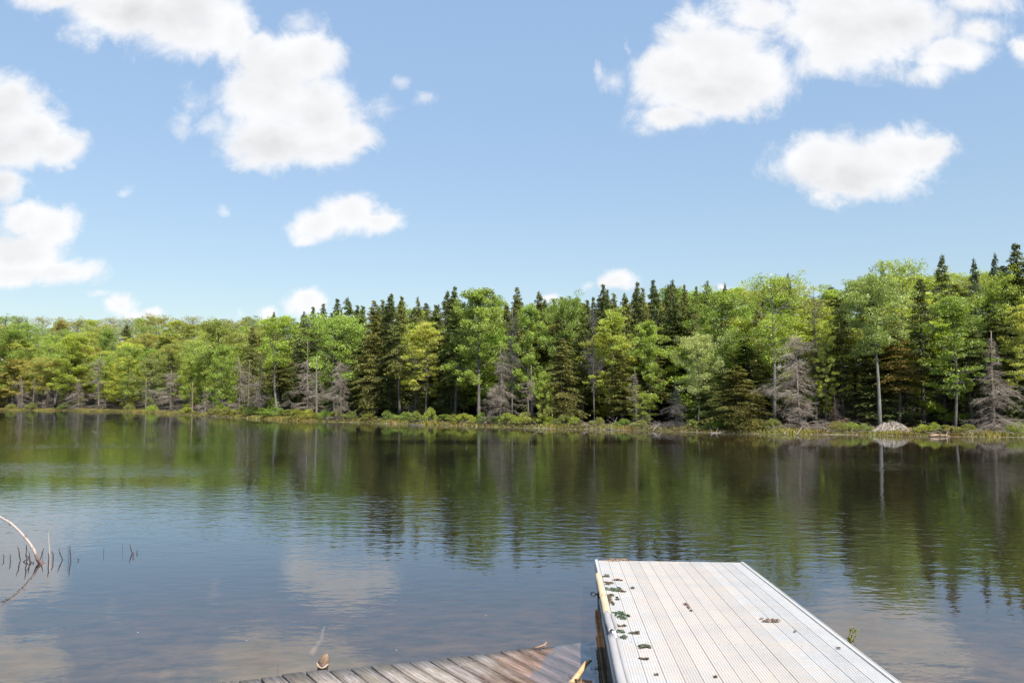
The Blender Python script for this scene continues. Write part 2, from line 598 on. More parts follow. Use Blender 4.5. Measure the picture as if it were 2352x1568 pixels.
sx_ = slope(ax_, a0, bx_, b0)
sy_ = slope(ay_, a0, by_, b0)
nrm = t.vm('NORMALIZE', t.xyz(t.m('MULTIPLY', sx_, -1.0), t.m('MULTIPLY', sy_, -1.0), 1.0))
fr = t.node('ShaderNodeFresnel', None, IOR=1.70, Normal=nrm)
gl = t.node('ShaderNodeBsdfGlossy', None, Color=(.85, .92, 1.0, 1), Roughness=.0, Normal=nrm)
tp = t.node('ShaderNodeBsdfTransparent', None, Color=(1, 1, 1, 1))
tb = t.node('ShaderNodeBsdfDiffuse', None, Color=(.075, .078, .050, 1))
mt = t.n.new('ShaderNodeMixShader'); mt.inputs[0].default_value = .14
t.l.new(tp.outputs[0], mt.inputs[1]); t.l.new(tb.outputs[0], mt.inputs[2])
mx = t.n.new('ShaderNodeMixShader')
# light leaving the water from below passes without the mirror angle (the surface does not bend rays here)
frf = t.m('MULTIPLY', fr.outputs[0], t.m('SUBTRACT', 1.0, t.m('MULTIPLY', geo.outputs['Backfacing'], .93)), clamp=True)
frf = t.m('MINIMUM', frf, t.m('SUBTRACT', 1.0, t.m('MULTIPLY', geo.outputs['Backfacing'], .94)))
t.l.new(frf, mx.inputs[0]); t.l.new(mt.outputs[0], mx.inputs[1]); t.l.new(gl.outputs[0], mx.inputs[2])
t.l.new(mx.outputs[0], out.inputs['Surface'])
va = t.node('ShaderNodeVolumeAbsorption', None, Color=(.78, .68, .52, 1), Density=.85)
t.l.new(va.outputs[0], out.inputs['Volume'])
wb = MB()
wb.box(-320, 140, -25, 330, -3.2, 0.0)
tag(link('water', wb.mesh('water', [m_water])), kind='structure')


# ------------------------------------------------------------------ tree meshes
def curve(p0, p1, n, bend, rng, sag=0.0):
    p0 = np.asarray(p0, float); p1 = np.asarray(p1, float)
    tt = np.linspace(0, 1, n)[:, None]
    L = np.linalg.norm(p1 - p0)
    off = rng.normal(size=3) * bend * L
    p = p0 + (p1 - p0) * tt + np.sin(tt * math.pi) * off
    p[:, 2] -= sag * L * (tt[:, 0] ** 2)
    return p


def broadleaf(seed, H=12, R=3.4, base=.3, leaf=.17, nl=24, per=105, top=.55, flat=.5, open_=0.0, stems=1, lean=0.0):
    rng = np.random.default_rng(seed)
    tr, cr = MB(), MB()
    for st in range(stems):
        ang = rng.uniform(0, 6.28)
        d = np.array([math.cos(ang), math.sin(ang)]) * (0 if stems == 1 else .25)
        tp_ = np.array([d[0] * 4 + lean, d[1] * 4, H * .93])
        path = curve((d[0], d[1], -.3), tp_, 9, .02, rng)
        tr.tube(path, np.linspace(.19 / stems ** .5, .03, 9) * (H / 12), 7)
        for i in range(nl):
            f = base + (1 - base) * ((i + .5) / nl) ** .9
            z = f * H
            kf = min(f * 1.0 / .93, .999)
            pt = np.array([np.interp(kf, np.linspace(0, 1, 9), path[:, k]) for k in range(3)])
            h = (f - base) / (1 - base)
            # crown outline: widest near `top`
            prof = math.sin(math.pi * min(1, max(.04, (h * (1 - top) / .5 + .08) if h < .5 else (.5 + (h - .5) * .96)))) ** .6
            prof = max(.22, (1 - abs(h - (1 - top)) ** 1.7 * 2.1)) if h > (1 - top) else max(.45, 1 - ((1 - top) - h) * 1.1)
            Lr = R * prof * rng.uniform(.72, 1.18)
            th = i * 2.4 + rng.uniform(-.5, .5) + seed
            rise = (.18 + .7 * h) * Lr * rng.uniform(.7, 1.2)
            end = pt + np.array([math.cos(th) * Lr, math.sin(th) * Lr, rise])
            end[2] = min(end[2], H * 1.0)
            bpth = curve(pt, end, 6, .06, rng)
            tr.tube(bpth, np.linspace(.065, .012, 6) * (1.25 - h * .6), 4, cap=False)
            nsub = 7
            cents = []
            for j in range(nsub):
                g = rng.uniform(.35, 1.0)
                q = np.array([np.interp(g, np.linspace(0, 1, 6), bpth[:, k]) for k in range(3)])
                off = rng.normal(size=3) * np.array([1, 1, .5]) * R * .20
                c = q + off
                tr.sticks([q], [c], .018, .006)
                cents.append(c)
            cents.append(end)
            for c in cents:
                if rng.uniform() < open_: continue
                n = int(per * rng.uniform(.55, 1.35))
                rr = R * rng.uniform(.15, .27)
                dd = rng.normal(size=(n, 3))
                dd /= np.linalg.norm(dd, axis=1)[:, None]
                rad = rng.uniform(.25, 1.0, n) ** .6
                pts = c + dd * rad[:, None] * np.array([rr, rr, rr * flat])
                ct = rng.uniform(.15, .85)
                cr.leaves(pts, leaf, rng, up=.55, aspect=.7, tint=np.clip(ct + rng.normal(size=n) * .18, 0, 1))
    return tr.mesh('trunk', [M_BARK], True), cr.mesh('crown', [M_LEAF])


def hemlock(seed, H=14, R=2.6, base=.12, dens=1.0, needle=.18, ragged=.25, taper=.68, droop=.35):
    rng = np.random.default_rng(seed)
    tr, cr = MB(), MB()
    path = curve((0, 0, -.3), (rng.normal() * .15, rng.normal() * .15, H), 10, .008, rng)
    tr.tube(path, np.linspace(.2, .012, 10) * (H / 14), 7)
    # dead twiggy stubs under the crown
    k = int(30 * base / .3)
    z = rng.uniform(.05, base + .1, k) * H
    th = rng.uniform(0, 6.28, k)
    L = rng.uniform(.4, 1.3, k)
    p0 = np.stack([np.zeros(k), np.zeros(k), z], 1)
    tr.sticks(p0, p0 + np.stack([np.cos(th) * L, np.sin(th) * L, rng.uniform(-.3, .1, k)], 1), .014, .005)
    z = base * H
    while z < H * .995:
        f = z / H
        h = (f - base) / (1 - base)
        prof = ((1 - h) ** taper * .88 + .07 * (1 - h) ** .4) * (.55 + .45 * min(1, h * 6))
        nb = rng.integers(4, 7) if h < .9 else 3
        for _ in range(nb):
            th = rng.uniform(0, 6.283)
            f = min(.995, max(base, z / H + rng.uniform(-.016, .016))); h = (f - base) / (1 - base)
            prof = ((1 - h) ** taper * .88 + .07 * (1 - h) ** .4) * (.55 + .45 * min(1, h * 6))
            L = max(.10, R * prof * rng.uniform(1 - ragged * 1.6, 1 + ragged))
            p = np.array([np.interp(f, np.linspace(0, 1, 10), path[:, kk]) for kk in range(3)])
            end = p + np.array([math.cos(th) * L, math.sin(th) * L, L * (.22 * (h - .35)) + .05])
            bp_ = curve(p, end, 5, .03, rng, sag=droop * (1 - h * .7))
            if L > .5:
                tr.tube(bp_, np.linspace(.026, .006, 5), 3, cap=False)
            n = int((16 + L * 52) * dens)
            g = rng.uniform(.12, 1.0, n) ** .75
            c = np.stack([np.interp(g, np.linspace(0, 1, 5), bp_[:, kk]) for kk in range(3)], 1)
            side = np.array([-math.sin(th), math.cos(th), 0])
            wd = (.14 + .34 * L * (1 - g * .75)) * rng.uniform(-1, 1, n)
            c = c + side * wd[:, None] + rng.normal(size=(n, 3)) * .05
            c[:, 2] -= np.abs(wd) * .35
            dirs = np.array([math.cos(th), math.sin(th), -.45])[None] + side * np.sign(wd)[:, None] * .7
            cr.leaves(c, needle, rng, up=.9, aspect=.42, tint=np.clip(rng.uniform(.2, .8) + rng.normal(size=n) * .15, 0, 1), dirs=np.repeat(dirs, 1, 0))
        z += rng.uniform(.16, .30) * (1 if h < .8 else .7)
    return tr.mesh('trunk', [M_BARK], True), cr.mesh('crown', [M_NEEDLE])


def dead_tree(seed, H=9, R=2.0, nb=150, base=.03, twigs=15, taper=.7, droop=.35, bare_top=.1, thick=1.0, lean=0.0, trunks=1, spread=.6, up=0.0):
    rng = np.random.default_rng(seed)
    tr, br = MB(), MB()
    ph0 = rng.uniform(0, 6.28)
    gaps = rng.uniform(.1, .9, 3)
    for k in range(trunks):
        x0 = (k - (trunks - 1) / 2) * spread
        hh = H * (1 if k == 0 else rng.uniform(.7, .95))
        path = curve((x0, 0, -.3), (x0 * 1.2 + lean, rng.normal() * .2, hh), 8, .015, rng)
        tr.tube(path, np.linspace(.15, .035, 8) * thick, 6, tint=.6)
        for i in range(nb // trunks):
            f = base + (1 - bare_top - base) * (i / (nb / trunks)) ** .9
            h = f
            L = max(.15, R * (1 - h) ** taper * rng.uniform(.25, 1.2) * (1 + .28 * math.sin(h * 17 + seed)))
            th = rng.uniform(0, 6.283)
            L *= 1 + .38 * math.cos(th - ph0 - f * 4)
            if np.min(np.abs(gaps - f)) < .025 or rng.uniform() < .12: L *= .3
            p = np.array([np.interp(f, np.linspace(0, 1, 8), path[:, kk]) for kk in range(3)])
            end = p + np.array([math.cos(th) * L, math.sin(th) * L, L * (rng.uniform(-.1, .3) + up)])
            bp_ = curve(p, end, 5, .07, rng, sag=droop * rng.uniform(.3, 1.3))
            bp_[-1, 2] += .10 * L
            br.tube(bp_, np.linspace(.022, .007, 5) * thick, 3, cap=False, tint=rng.uniform(.3, .9))
            n = max(3, int(twigs * L))
            g = rng.uniform(.2, 1, n)
            q = np.stack([np.interp(g, np.linspace(0, 1, 5), bp_[:, kk]) for kk in range(3)], 1)
            sd = np.array([-math.sin(th), math.cos(th), 0])[None] * rng.choice([-1, 1], n)[:, None]
            e = q + (sd * rng.uniform(.25, .6, n)[:, None] + np.array([math.cos(th), math.sin(th), 0])[None] * rng.uniform(.1, .5, n)[:, None]
                     + np.array([0, 0, -1.0])[None] * rng.uniform(-.15, .5, n)[:, None]) * min(1.1, .35 + L * .4)
            tn = rng.uniform(.2, .9, n)
            br.sticks(q, e, .010, .004, tn)
            e2 = q + (e - q) * .55
            e3 = e2 + rng.normal(size=(n, 3)) * .16 + np.array([0, 0, -.08])
            br.sticks(e2, e3, .007, .003, tn)
    return tr.mesh('trunk', [M_BARK], True), br.mesh('branches', [M_BARK])


def shrub(seed, R=.9, H=.95, n=34, leaf=.09, per=85):
    rng = np.random.default_rng(seed)
    tr, cr = MB(), MB()
    for i in range(n):
        th = rng.uniform(0, 6.283); r = R * rng.uniform(0, 1) ** .6
        z = H * (1 - (r / R) ** 2 * .65) * rng.uniform(.45, 1.05)
        c = np.array([math.cos(th) * r, math.sin(th) * r, z])
        p = curve((math.cos(th) * r * .25, math.sin(th) * r * .25, -.1), c, 4, .08, rng)
        tr.tube(p, np.linspace(.016, .005, 4), 3, cap=False)
        k = int(per * rng.uniform(.5, 1.3))
        rr = R * rng.uniform(.2, .34)
        dd = rng.normal(size=(k, 3)); dd /= np.linalg.norm(dd, axis=1)[:, None]
        cr.leaves(c + dd * (rng.uniform(.2, 1, k) ** .5)[:, None] * np.array([rr, rr, rr * .8]), leaf, rng, up=.5,
                  tint=np.clip(rng.uniform(.1, .9) + rng.normal(size=k) * .15, 0, 1))
    return tr.mesh('stems', [M_BARK]), cr.mesh('foliage', [M_LEAF])


BASE = {}
SIZE = {}


def lib(key, fn, H, W):
    BASE[key] = fn
    SIZE[key] = (H, W)


lib('bl_round', broadleaf(1, 12, 3.6, .22, top=.55), 12.0, 8.0)
lib('bl_oval', broadleaf(2, 13, 3.0, .28, top=.62, flat=.55), 13.0, 6.8)
lib('bl_high', broadleaf(3, 14, 3.3, .50, top=.5, nl=20), 14.0, 7.4)
lib('bl_lean', broadleaf(9, 14, 3.5, .50, top=.5, nl=22, lean=-.75), 14.0, 7.8)
lib('bl_layer', broadleaf(4, 12, 3.2, .26, top=.7, flat=.30, nl=22, open_=.12), 12.0, 7.4)
lib('bl_airy', broadleaf(5, 14, 3.6, .45, top=.5, open_=.28, per=70, leaf=.15), 14.0, 8.0)
lib('bl_spread', broadleaf(6, 11, 4.2, .35, top=.5, nl=24, flat=.42), 11.0, 9.4)
lib('bl_low', broadleaf(7, 10, 3.2, .10, top=.6, nl=26, per=90), 10.0, 7.4)
lib('bl_twig', broadleaf(8, 12, 3.2, .35, top=.5, per=26, leaf=.13, nl=34, open_=.2), 12.0, 7.6)
lib('cf_full', hemlock(21, 14, 2.7, .10), 14.0, 5.6)
lib('cf_slim', hemlock(22, 14, 1.9, .15, ragged=.3, taper=.6), 14.0, 4.0)
lib('cf_high', hemlock(23, 15, 2.5, .38, ragged=.35), 15.0, 5.2)
lib('cf_broad', hemlock(24, 12, 3.3, .06, dens=1.05, ragged=.3, taper=.7, droop=.45), 12.0, 6.8)
lib('cf_tip', hemlock(26, 10, 3.1, .10, taper=.82, ragged=.22, dens=.9), 10.0, 6.4)
lib('cf_tip2', hemlock(27, 10, 2.6, .12, taper=.9, ragged=.35, dens=.9), 10.0, 5.6)
lib('cf_thin', hemlock(25, 14, 2.1, .30, dens=.6, ragged=.45), 14.0, 4.6)
lib('dd_bushy', dead_tree(31, 6, 2.2, 100, twigs=13, taper=.4, bare_top=.05), 6.0, 4.6)
lib('dd_tall', dead_tree(32, 10, 1.7, 120, twigs=11, taper=.5), 10.0, 3.6)
lib('dd_big', dead_tree(33, 9, 2.6, 165, twigs=14, taper=.6, droop=.45), 9.0, 5.4)
lib('dd_wide', dead_tree(43, 8, 3.0, 150, twigs=14, taper=.45, droop=.3, bare_top=.02), 8.0, 5.8)
lib('dd_shag', dead_tree(44, 9, 2.5, 170, twigs=15, taper=.9, droop=.6, bare_top=.06), 9.0, 5.0)
lib('dd_snag', dead_tree(34, 8, 1.9, 46, base=.18, twigs=10, taper=.35, bare_top=.22, droop=.3, thick=1.15), 8.0, 3.8)
#lib('dd_twin', dead_tree(35, 8.5, 2.0, 120, twigs=12, taper=.4, trunks=3, spread=1.0, bare_top=.12), 8.5, 5.4)
lib('dd_pole', dead_tree(36, 8, .6, 34, base=.15, twigs=9, taper=.4, bare_top=.06, thick=.6), 8.0, 1.2)
lib('dd_small', dead_tree(37, 3.6, 1.25, 60, twigs=15, taper=.5), 3.6, 2.6)
lib('dd_ghost', dead_tree(38, 12, 2.2, 140, base=.25, twigs=15, taper=.6, up=.45, droop=.0, thick=.8), 12.0, 4.6)
lib('sh_a', shrub(41), 1.25, 2.2)
lib('sh_b', shrub(42, 1.15, .8, 40), 1.05, 2.8)
lib('sh_c', shrub(43, .7, 1.15, 26), 1.45, 1.9)

PLACED = []


def foot(px, s):
    """point on the ground s metres behind the far waterline in direction px (fine march along the sight line)"""
    uu = (px - 1176) / F
    ys = np.arange(40, 330, .5)
    sd = sdf(uu * ys, ys)
    k = np.argmax(sd >= s)
    y = ys[k]
    return uu * y, y


LEAFC = dict(bright=(0.381, 0.484, 0.079), yellow=(0.440, 0.508, 0.093), mid=(0.262, 0.375, 0.064), olive=(0.321, 0.363, 0.086), fresh=(.315, .43, .085),
             grey=(0.285, 0.351, 0.115), gold=(.43, .46, .095), pale=(0.428, 0.484, 0.187), brown=(.37, .36, .10))
CONC = dict(dark=(0.126, 0.158, 0.053), olive=(0.204, 0.216, 0.062), mid=(0.162, 0.204, 0.060), rust=(.24, .19, .05), blue=(0.102, 0.144, 0.075))
BARKC = dict(grey=(.12, .108, .098), dark=(.075, .064, .055), pale=(.185, .175, .158), dead=(.265, .222, .18), red=(.34, .23, .18))


def put(key, px, top, width, s, color, label, cat='tree', group=None, bark=None, name=None, rz=None, sink=0.0, foot_xy=None):
    H, W = SIZE[key]
    x, y = foot(px, s) if foot_xy is None else foot_xy
    z = float(terrain_h(x, y)) - sink
    zt = at(px, top, y)[2]
    hz = max(.3, zt - z) / H
    wx = (width / F * y) / W * (1.25 if key[:2] == 'cf' else 1.0)
    nm = name or {'bl': 'leafy_tree', 'cf': 'hemlock_tree', 'dd': 'dead_spruce', 'sh': 'shore_shrub'}[key[:2]]
    o = thing(nm, label, cat, (x, y, z), random.uniform(0, 6.28) if rz is None else rz, group)
    o.scale = (wx, wx, hz)
    a, b = BASE[key]
    bc = BARKC[bark] if bark else (BARKC['dead'] if key[:2] == 'dd' else BARKC['dark'] if key[:2] == 'cf' else BARKC['grey'])
    jit = random.uniform(.88, 1.12)
    link(a.name.split('.')[0], a, o, tuple(c * (.62 if key[:2] == 'dd' and bark is None else 1) for c in bc))
    if key[:2] == 'dd':
        link('branches', b, o, tuple(c * jit for c in bc))
    else:
        link('foliage' if key[:2] == 'sh' else 'crown', b, o, tuple(c * jit * random.uniform(.95, 1.05) for c in color))
    PLACED.append((px, o))
    return o


# ---- trees one can single out along the far bank: key, x, top, width, metres behind the waterline, colour, label
GF = 'leafy trees along the far bank'
GC = 'hemlocks along the far bank'
GD = 'dead trees along the far waterline'
HERO = [
    # dead trees, left to right
    ('dd_small', 52, 862, 46, 2.5, None, 'small grey dead spruce nearest the left edge of the far bank', None),
    ('dd_pole', 79, 868, 22, 2.2, None, 'thin bare leaning pole beside the leftmost small dead spruce', None),
    ('dd_small', 113, 886, 36, 2.2, None, 'stubby grey dead spruce hardly taller than the bank grass, far left', None),
    ('dd_shag', 182, 868, 62, 2.4, None, 'low wide dead spruce at the foot of a taller grey dead one', None),
    ('dd_tall', 231, 808, 60, 3.2, None, 'tallest grey dead spruce of the far left bank', None),
    ('dd_pole', 337, 868, 26, 2.4, None, 'slim grey snag between two leafy trees left of the round dead spruce', None),
    ('dd_bushy', 396, 850, 78, 2.2, None, 'round bushy dead spruce of silvery twigs on the left bank', None),
    ('dd_pole', 444, 878, 16, 2.5, None, 'short reddish broken trunk right of the round silvery dead spruce', 'red'),
    ('dd_small', 474, 888, 36, 1.8, None, 'small drooping dead spruce just right of the reddish broken trunk', None),
    ('dd_tall', 548, 820, 66, 2.6, None, 'left one of three bare trunks with grey drooping twigs', None),
    ('dd_snag', 572, 826, 54, 2.3, None, 'middle one of three bare trunks, leaning a little left', None),
    ('dd_bushy', 588, 872, 50, 2.9, None, 'low dead boughs at the foot of three bare trunks', None),
    ('dd_pole', 601, 812, 30, 1.8, None, 'tall bare trunk with roots showing, left of the bright maple', 'pale'),
    ('dd_snag', 708, 780, 60, 2.2, None, 'tall thin snag topped by a bare spike, left one of a pair', None),
    ('dd_snag', 729, 818, 88, 1.6, None, 'crooked many-armed dead tree with spread roots', None),
    ('dd_wide', 786, 828, 84, 2.2, None, 'wide dead spruce of curling grey boughs beside the hemlocks', None),
    ('dd_tall', 952, 800, 70, 5.0, None, 'shaded dead spruce half hidden under a yellow-green tree', 'grey'),
    ('dd_big', 1148, 796, 92, 1.8, None, 'big brown-grey dead spruce in the middle of the far bank', None),
    ('dd_ghost', 1176, 700, 80, 3.2, None, 'very tall dead spruce rising behind the big middle one', 'grey'),
    ('dd_snag', 1222, 838, 60, 2.0, None, 'dead snag with one live green bough', None),
    ('dd_ghost', 1365, 690, 66, 3.2, None, 'thin dead trunk with sparse twigs among leafy crowns', 'grey'),
    ('dd_tall', 1459, 842, 50, 1.8, None, 'narrow shaggy dead spruce leaning over the stick-strewn bank', None),
    ('dd_shag', 1552, 868, 82, 2.0, None, 'low dark dead spruce under the pale spreading tree', 'grey'),
    ('dd_wide', 1836, 766, 150, 1.6, None, 'largest dead spruce, a broad grey pyramid hanging over the water', None),
    ('dd_ghost', 1872, 655, 90, 5.5, None, 'dead grey top standing above the broad dead pyramid', 'grey'),
    ('dd_small', 1915, 905, 60, 3.5, None, 'brownish heap of dead boughs beside the broad dead pyramid', 'red'),
    ('dd_shag', 2280, 760, 140, 1.6, None, 'tall silver dead spruce near the right edge', None),
    # leafy
    ('bl_high', 640, 733, 110, 2.4, 'bright', 'bright yellow-green maple with a clear grey trunk', 'pale'),
    ('bl_spread', 772, 733, 146, 6.0, 'fresh', 'fresh green maple spreading above the curly dead spruces', None),
    ('bl_layer', 978, 742, 112, 3.0, 'gold', 'yellow-tinged layered tree among dark hemlocks', 'grey'),
    ('bl_oval', 1100, 668, 150, 4.0, 'fresh', 'big full green maple rising to the skyline left of centre', None),
    ('bl_oval', 1214, 702, 92, 4.5, 'fresh', 'bluish green oval tree right of the tall dead spruce', None),
    ('bl_round', 1300, 692, 120, 9.0, 'mid', 'rounded green crown behind the drooping hemlock', None),
    ('bl_layer', 1410, 716, 112, 4.0, 'yellow', 'yellowish tree with hanging layers right of the thin dead trunk', None),
    ('bl_oval', 1490, 742, 96, 5.0, 'fresh', 'green oval tree with a dark hollow at its left', None),
    ('bl_spread', 1601, 778, 116, 2.6, 'pale', 'pale green spreading tree leaning out over the bank', None),
    ('bl_round', 1660, 682, 150, 7.0, 'mid', 'large soft green crown left of the tallest leafy tree', None),
    ('bl_airy', 1775, 640, 165, 3.6, 'bright', 'tall open yellow-green tree with a forked trunk', 'pale'),
    ('bl_layer', 1893, 738, 62, 3.0, 'yellow', 'small bright yellow tree poking from behind the broad dead pyramid', None),
    ('bl_lean', 2017, 648, 172, 2.4, 'grey', 'tall tree with a slightly leaning pale bare trunk', 'pale'),
    ('bl_airy', 2080, 604, 120, 10.0, 'bright', 'feathery leafy top on the skyline above the leaning pale trunk', None),
    ('bl_layer', 2188, 682, 152, 3.0, 'mid', 'green layered tree on two thin stems left of the silver spruce', 'grey'),
    ('bl_round', 2310, 642, 130, 8.0, 'bright', 'round light green crown above the silver dead spruce', None),
    ('bl_layer', 2356, 700, 110, 3.0, 'yellow', 'leafy tree cut by the right edge with yellow tips', None),
    ('bl_round', 20, 760, 120, 7.0, 'mid', 'leafy tree at the left edge behind the leftmost dead spruce', None),
    ('bl_oval', 165, 770, 100, 5.0, 'bright', 'yellow-green tree left of the tallest left-bank dead spruce', None),
    ('bl_round', 296, 800, 76, 3.6, 'fresh', 'leafy tree between the tallest and the slim grey snag on the left bank', None),
    ('bl_round', 500, 742, 110, 6.0, 'olive', 'olive crown above the small drooping dead spruce', None),
    ('bl_low', 512, 800, 74, 3.6, 'mid', 'low dark leafy tree left of the three bare trunks', None),
    ('bl_low', 440, 820, 70, 4.6, 'bright', 'low bright leafy tree behind the reddish broken trunk', None),
    # hemlocks
    ('cf_broad', 580, 748, 76, 5.0, 'olive', 'olive brown hemlock behind the three bare trunks', None),
    ('cf_full', 852, 690, 96, 3.6, 'olive', 'full hemlock right of the curly dead spruces', None),
    ('cf_full', 898, 680, 84, 5.0, 'dark', 'dark hemlock in the thick of the hemlock row', None),
    ('cf_high', 920, 690, 70, 3.4, 'olive', 'hemlock with hanging skirts left of the yellow-tinged tree', None),
    ('cf_full', 1038, 668, 90, 5.0, 'dark', 'dark hemlock between the yellow-tinged tree and the big maple', None),
    ('cf_high', 1045, 700, 80, 3.6, 'mid', 'shaded hemlock with a bare lower trunk left of the big maple', None),
    ('cf_full', 1184, 660, 84, 7.0, 'olive', 'pointed hemlock standing above the tall dead spruce', None),
    ('cf_broad', 1290, 778, 110, 2.8, 'olive', 'drooping olive hemlock reaching low over the bank', None),
    ('cf_high', 1335, 760, 90, 5.0, 'dark', 'dark high-skirted hemlock left of the thin dead trunk', None),
    ('cf_slim', 1430, 800, 70, 3.6, 'olive', 'slender hemlock behind the narrow shaggy dead spruce', None),
    ('cf_high', 1490, 800, 90, 6.5, 'dark', 'shadowed hemlock behind the green oval tree', None),
    ('cf_broad', 1692, 838, 150, 1.8, 'olive', 'broad low hemlock sweeping down to the waterline', None),
    ('cf_broad', 1625, 858, 100, 3.6, 'dark', 'dark low hemlock under the pale spreading tree', None),
    ('cf_high', 1935, 680, 100, 5.5, 'dark', 'dark hemlock right of the broad dead pyramid', None),
    ('cf_high', 2060, 738, 96, 4.5, 'rust', 'rusty brown hemlock right of the leaning pale trunk', None),
    ('cf_high', 2118, 640, 100, 7.0, 'dark', 'dark hemlock between the rusty one and the two thin stems', None),
    ('cf_tip', 2165, 586, 125, 11.0, 'dark', 'tall pointed hemlock on the right skyline', None),
    ('cf_tip', 2246, 596, 84, 16.0, 'blue', 'slim distant spruce tip between leafy crowns, right skyline', None),
    ('cf_tip2', 2352, 562, 190, 8.0, 'dark', 'massive dark hemlock filling the upper right edge', None),
    ('cf_tip2', 2035, 604, 86, 18.0, 'blue', 'small spruce tip left of the feathery leafy top', None),
    ('cf_tip', 2286, 584, 90, 17.0, 'blue', 'spruce tip just left of the massive dark hemlock', None),
    ('cf_high', 2230, 740, 100, 6.0, 'dark', 'dark hemlock behind the silver dead spruce', None),
]
GROUPN = {'dd': GD, 'bl': GF, 'cf': GC}
for (key, px, top, wd, s_, colr_, label, bark_) in HERO:
    colv = None if key[:2] == 'dd' else (LEAFC if key[:2] == 'bl' else CONC)[colr_]
    nm = None
    rzz = 0.0 if key == 'bl_lean' else None
    if key == 'dd_pole': nm = 'bare_snag'
    put(key, px, top, wd, s_, colv, label, {'dd': 'dead tree', 'bl': 'tree', 'cf': 'conifer'}[key[:2]], GROUPN[key[:2]], bark_, nm, rzz)

# ---- conifer tips and crowns that draw the skyline
SKYTIPS = [(690, 716, 40), (712, 706, 44), (741, 700, 44), (775, 688, 48), (806, 684, 56), (828, 712, 40), (872, 690, 50), (893, 676, 44), (921, 682, 44), (965, 683, 36), (1000, 700, 40),
           (1022, 668, 50), (1048, 660, 46), (1242, 672, 56), (1290, 684, 36), (1318, 712, 40), (1381, 655, 52), (1395, 668, 40), (1470, 650, 46), (1508, 645, 50),
           (1530, 655, 40), (1548, 642, 50), (1572, 656, 34), (1600, 660, 34), (1629, 644, 44), (1662, 652, 34), (1752, 655, 30), (1822, 628, 40), (1738, 700, 50), (625, 716, 30), (1136, 672, 30), (1445, 690, 60), (1560, 700, 70)]
rs_ = random.Random(3)
for q_ in range(700, 1640, 27):
    b_ = np.interp(q_, [700, 760, 850, 1000, 1100, 1250, 1400, 1500, 1640], [722, 704, 696, 700, 692, 692, 676, 664, 668])
    SKYTIPS.append((q_ + rs_.uniform(-9, 9), b_ + rs_.uniform(-8, 14), rs_.uniform(38, 52)))
ANCH = [(px, lab) for (k_, px, tp_, wd_, s_, c_, lab, b_) in HERO]
NEAR_NAMES = [(52, 'the leftmost small dead spruce'), (182, 'the low wide dead spruce'), (231, 'the tall left-bank dead spruce'), (337, 'the slim left-bank snag'), (396, 'the round silvery dead spruce'),
              (444, 'the reddish broken trunk'), (562, 'the three bare trunks'), (640, 'the bright maple'), (729, 'the many-armed snag'), (786, 'the curly dead spruce'), (852, 'the full hemlock'),
              (978, 'the yellow-tinged tree'), (1100, 'the big full maple'), (1170, 'the middle dead spruces'), (1222, 'the green-boughed snag'), (1290, 'the drooping olive hemlock'),
              (1365, 'the thin dead trunk'), (1459, 'the narrow dead spruce'), (1552, 'the low dark dead spruce'), (1610, 'the pale spreading tree'), (1692, 'the broad low hemlock'),
              (1775, 'the tall forked tree'), (1836, 'the broad dead pyramid'), (1935, 'the hemlock by the pyramid'), (2008, 'the leaning pale trunk'), (2060, 'the rusty hemlock'),
              (2188, 'the two-stemmed tree'), (2280, 'the silver dead spruce'), (2352, 'the dark edge hemlock')]
USED = set(h[6] for h in HERO)


def auto_label(desc, where, px):
    near = min(NEAR_NAMES, key=lambda a: abs(a[0] - px))
    d = px - near[0]
    rel = 'straight above' if abs(d) < 9 else ('just left of' if d < 0 else 'just right of') if abs(d) < 26 else ('left of' if d < 0 else 'right of')
    for extra in ('', 'fuller ', 'thinner '):
        lab = f"{extra}{desc} {where} {rel} {near[1]}"
        if lab not in USED:
            USED.add(lab)
            return lab
    k = 2
    while True:
        lab = f"{desc} {where} {rel} {near[1]}, {['second','third','fourth','fifth','sixth','seventh','eighth'][min(k - 2, 6)]}"
        if lab not in USED or k > 8:
            USED.add(lab)
            return lab
        k += 1


for (px, top, wd) in SKYTIPS:
    s_ = 12 if px < 760 else random.uniform(10, 17)
    k_ = random.choice(['cf_tip', 'cf_tip2'])
    cn = random.choice(['dark', 'olive', 'mid'])
    put(k_, px, top, wd * 2.1, s_, CONC[cn], auto_label({'dark': 'dark hemlock tip', 'olive': 'olive hemlock tip', 'mid': 'green hemlock tip'}[cn], 'on the skyline', px),
        'conifer', 'hemlock tips on the skyline')

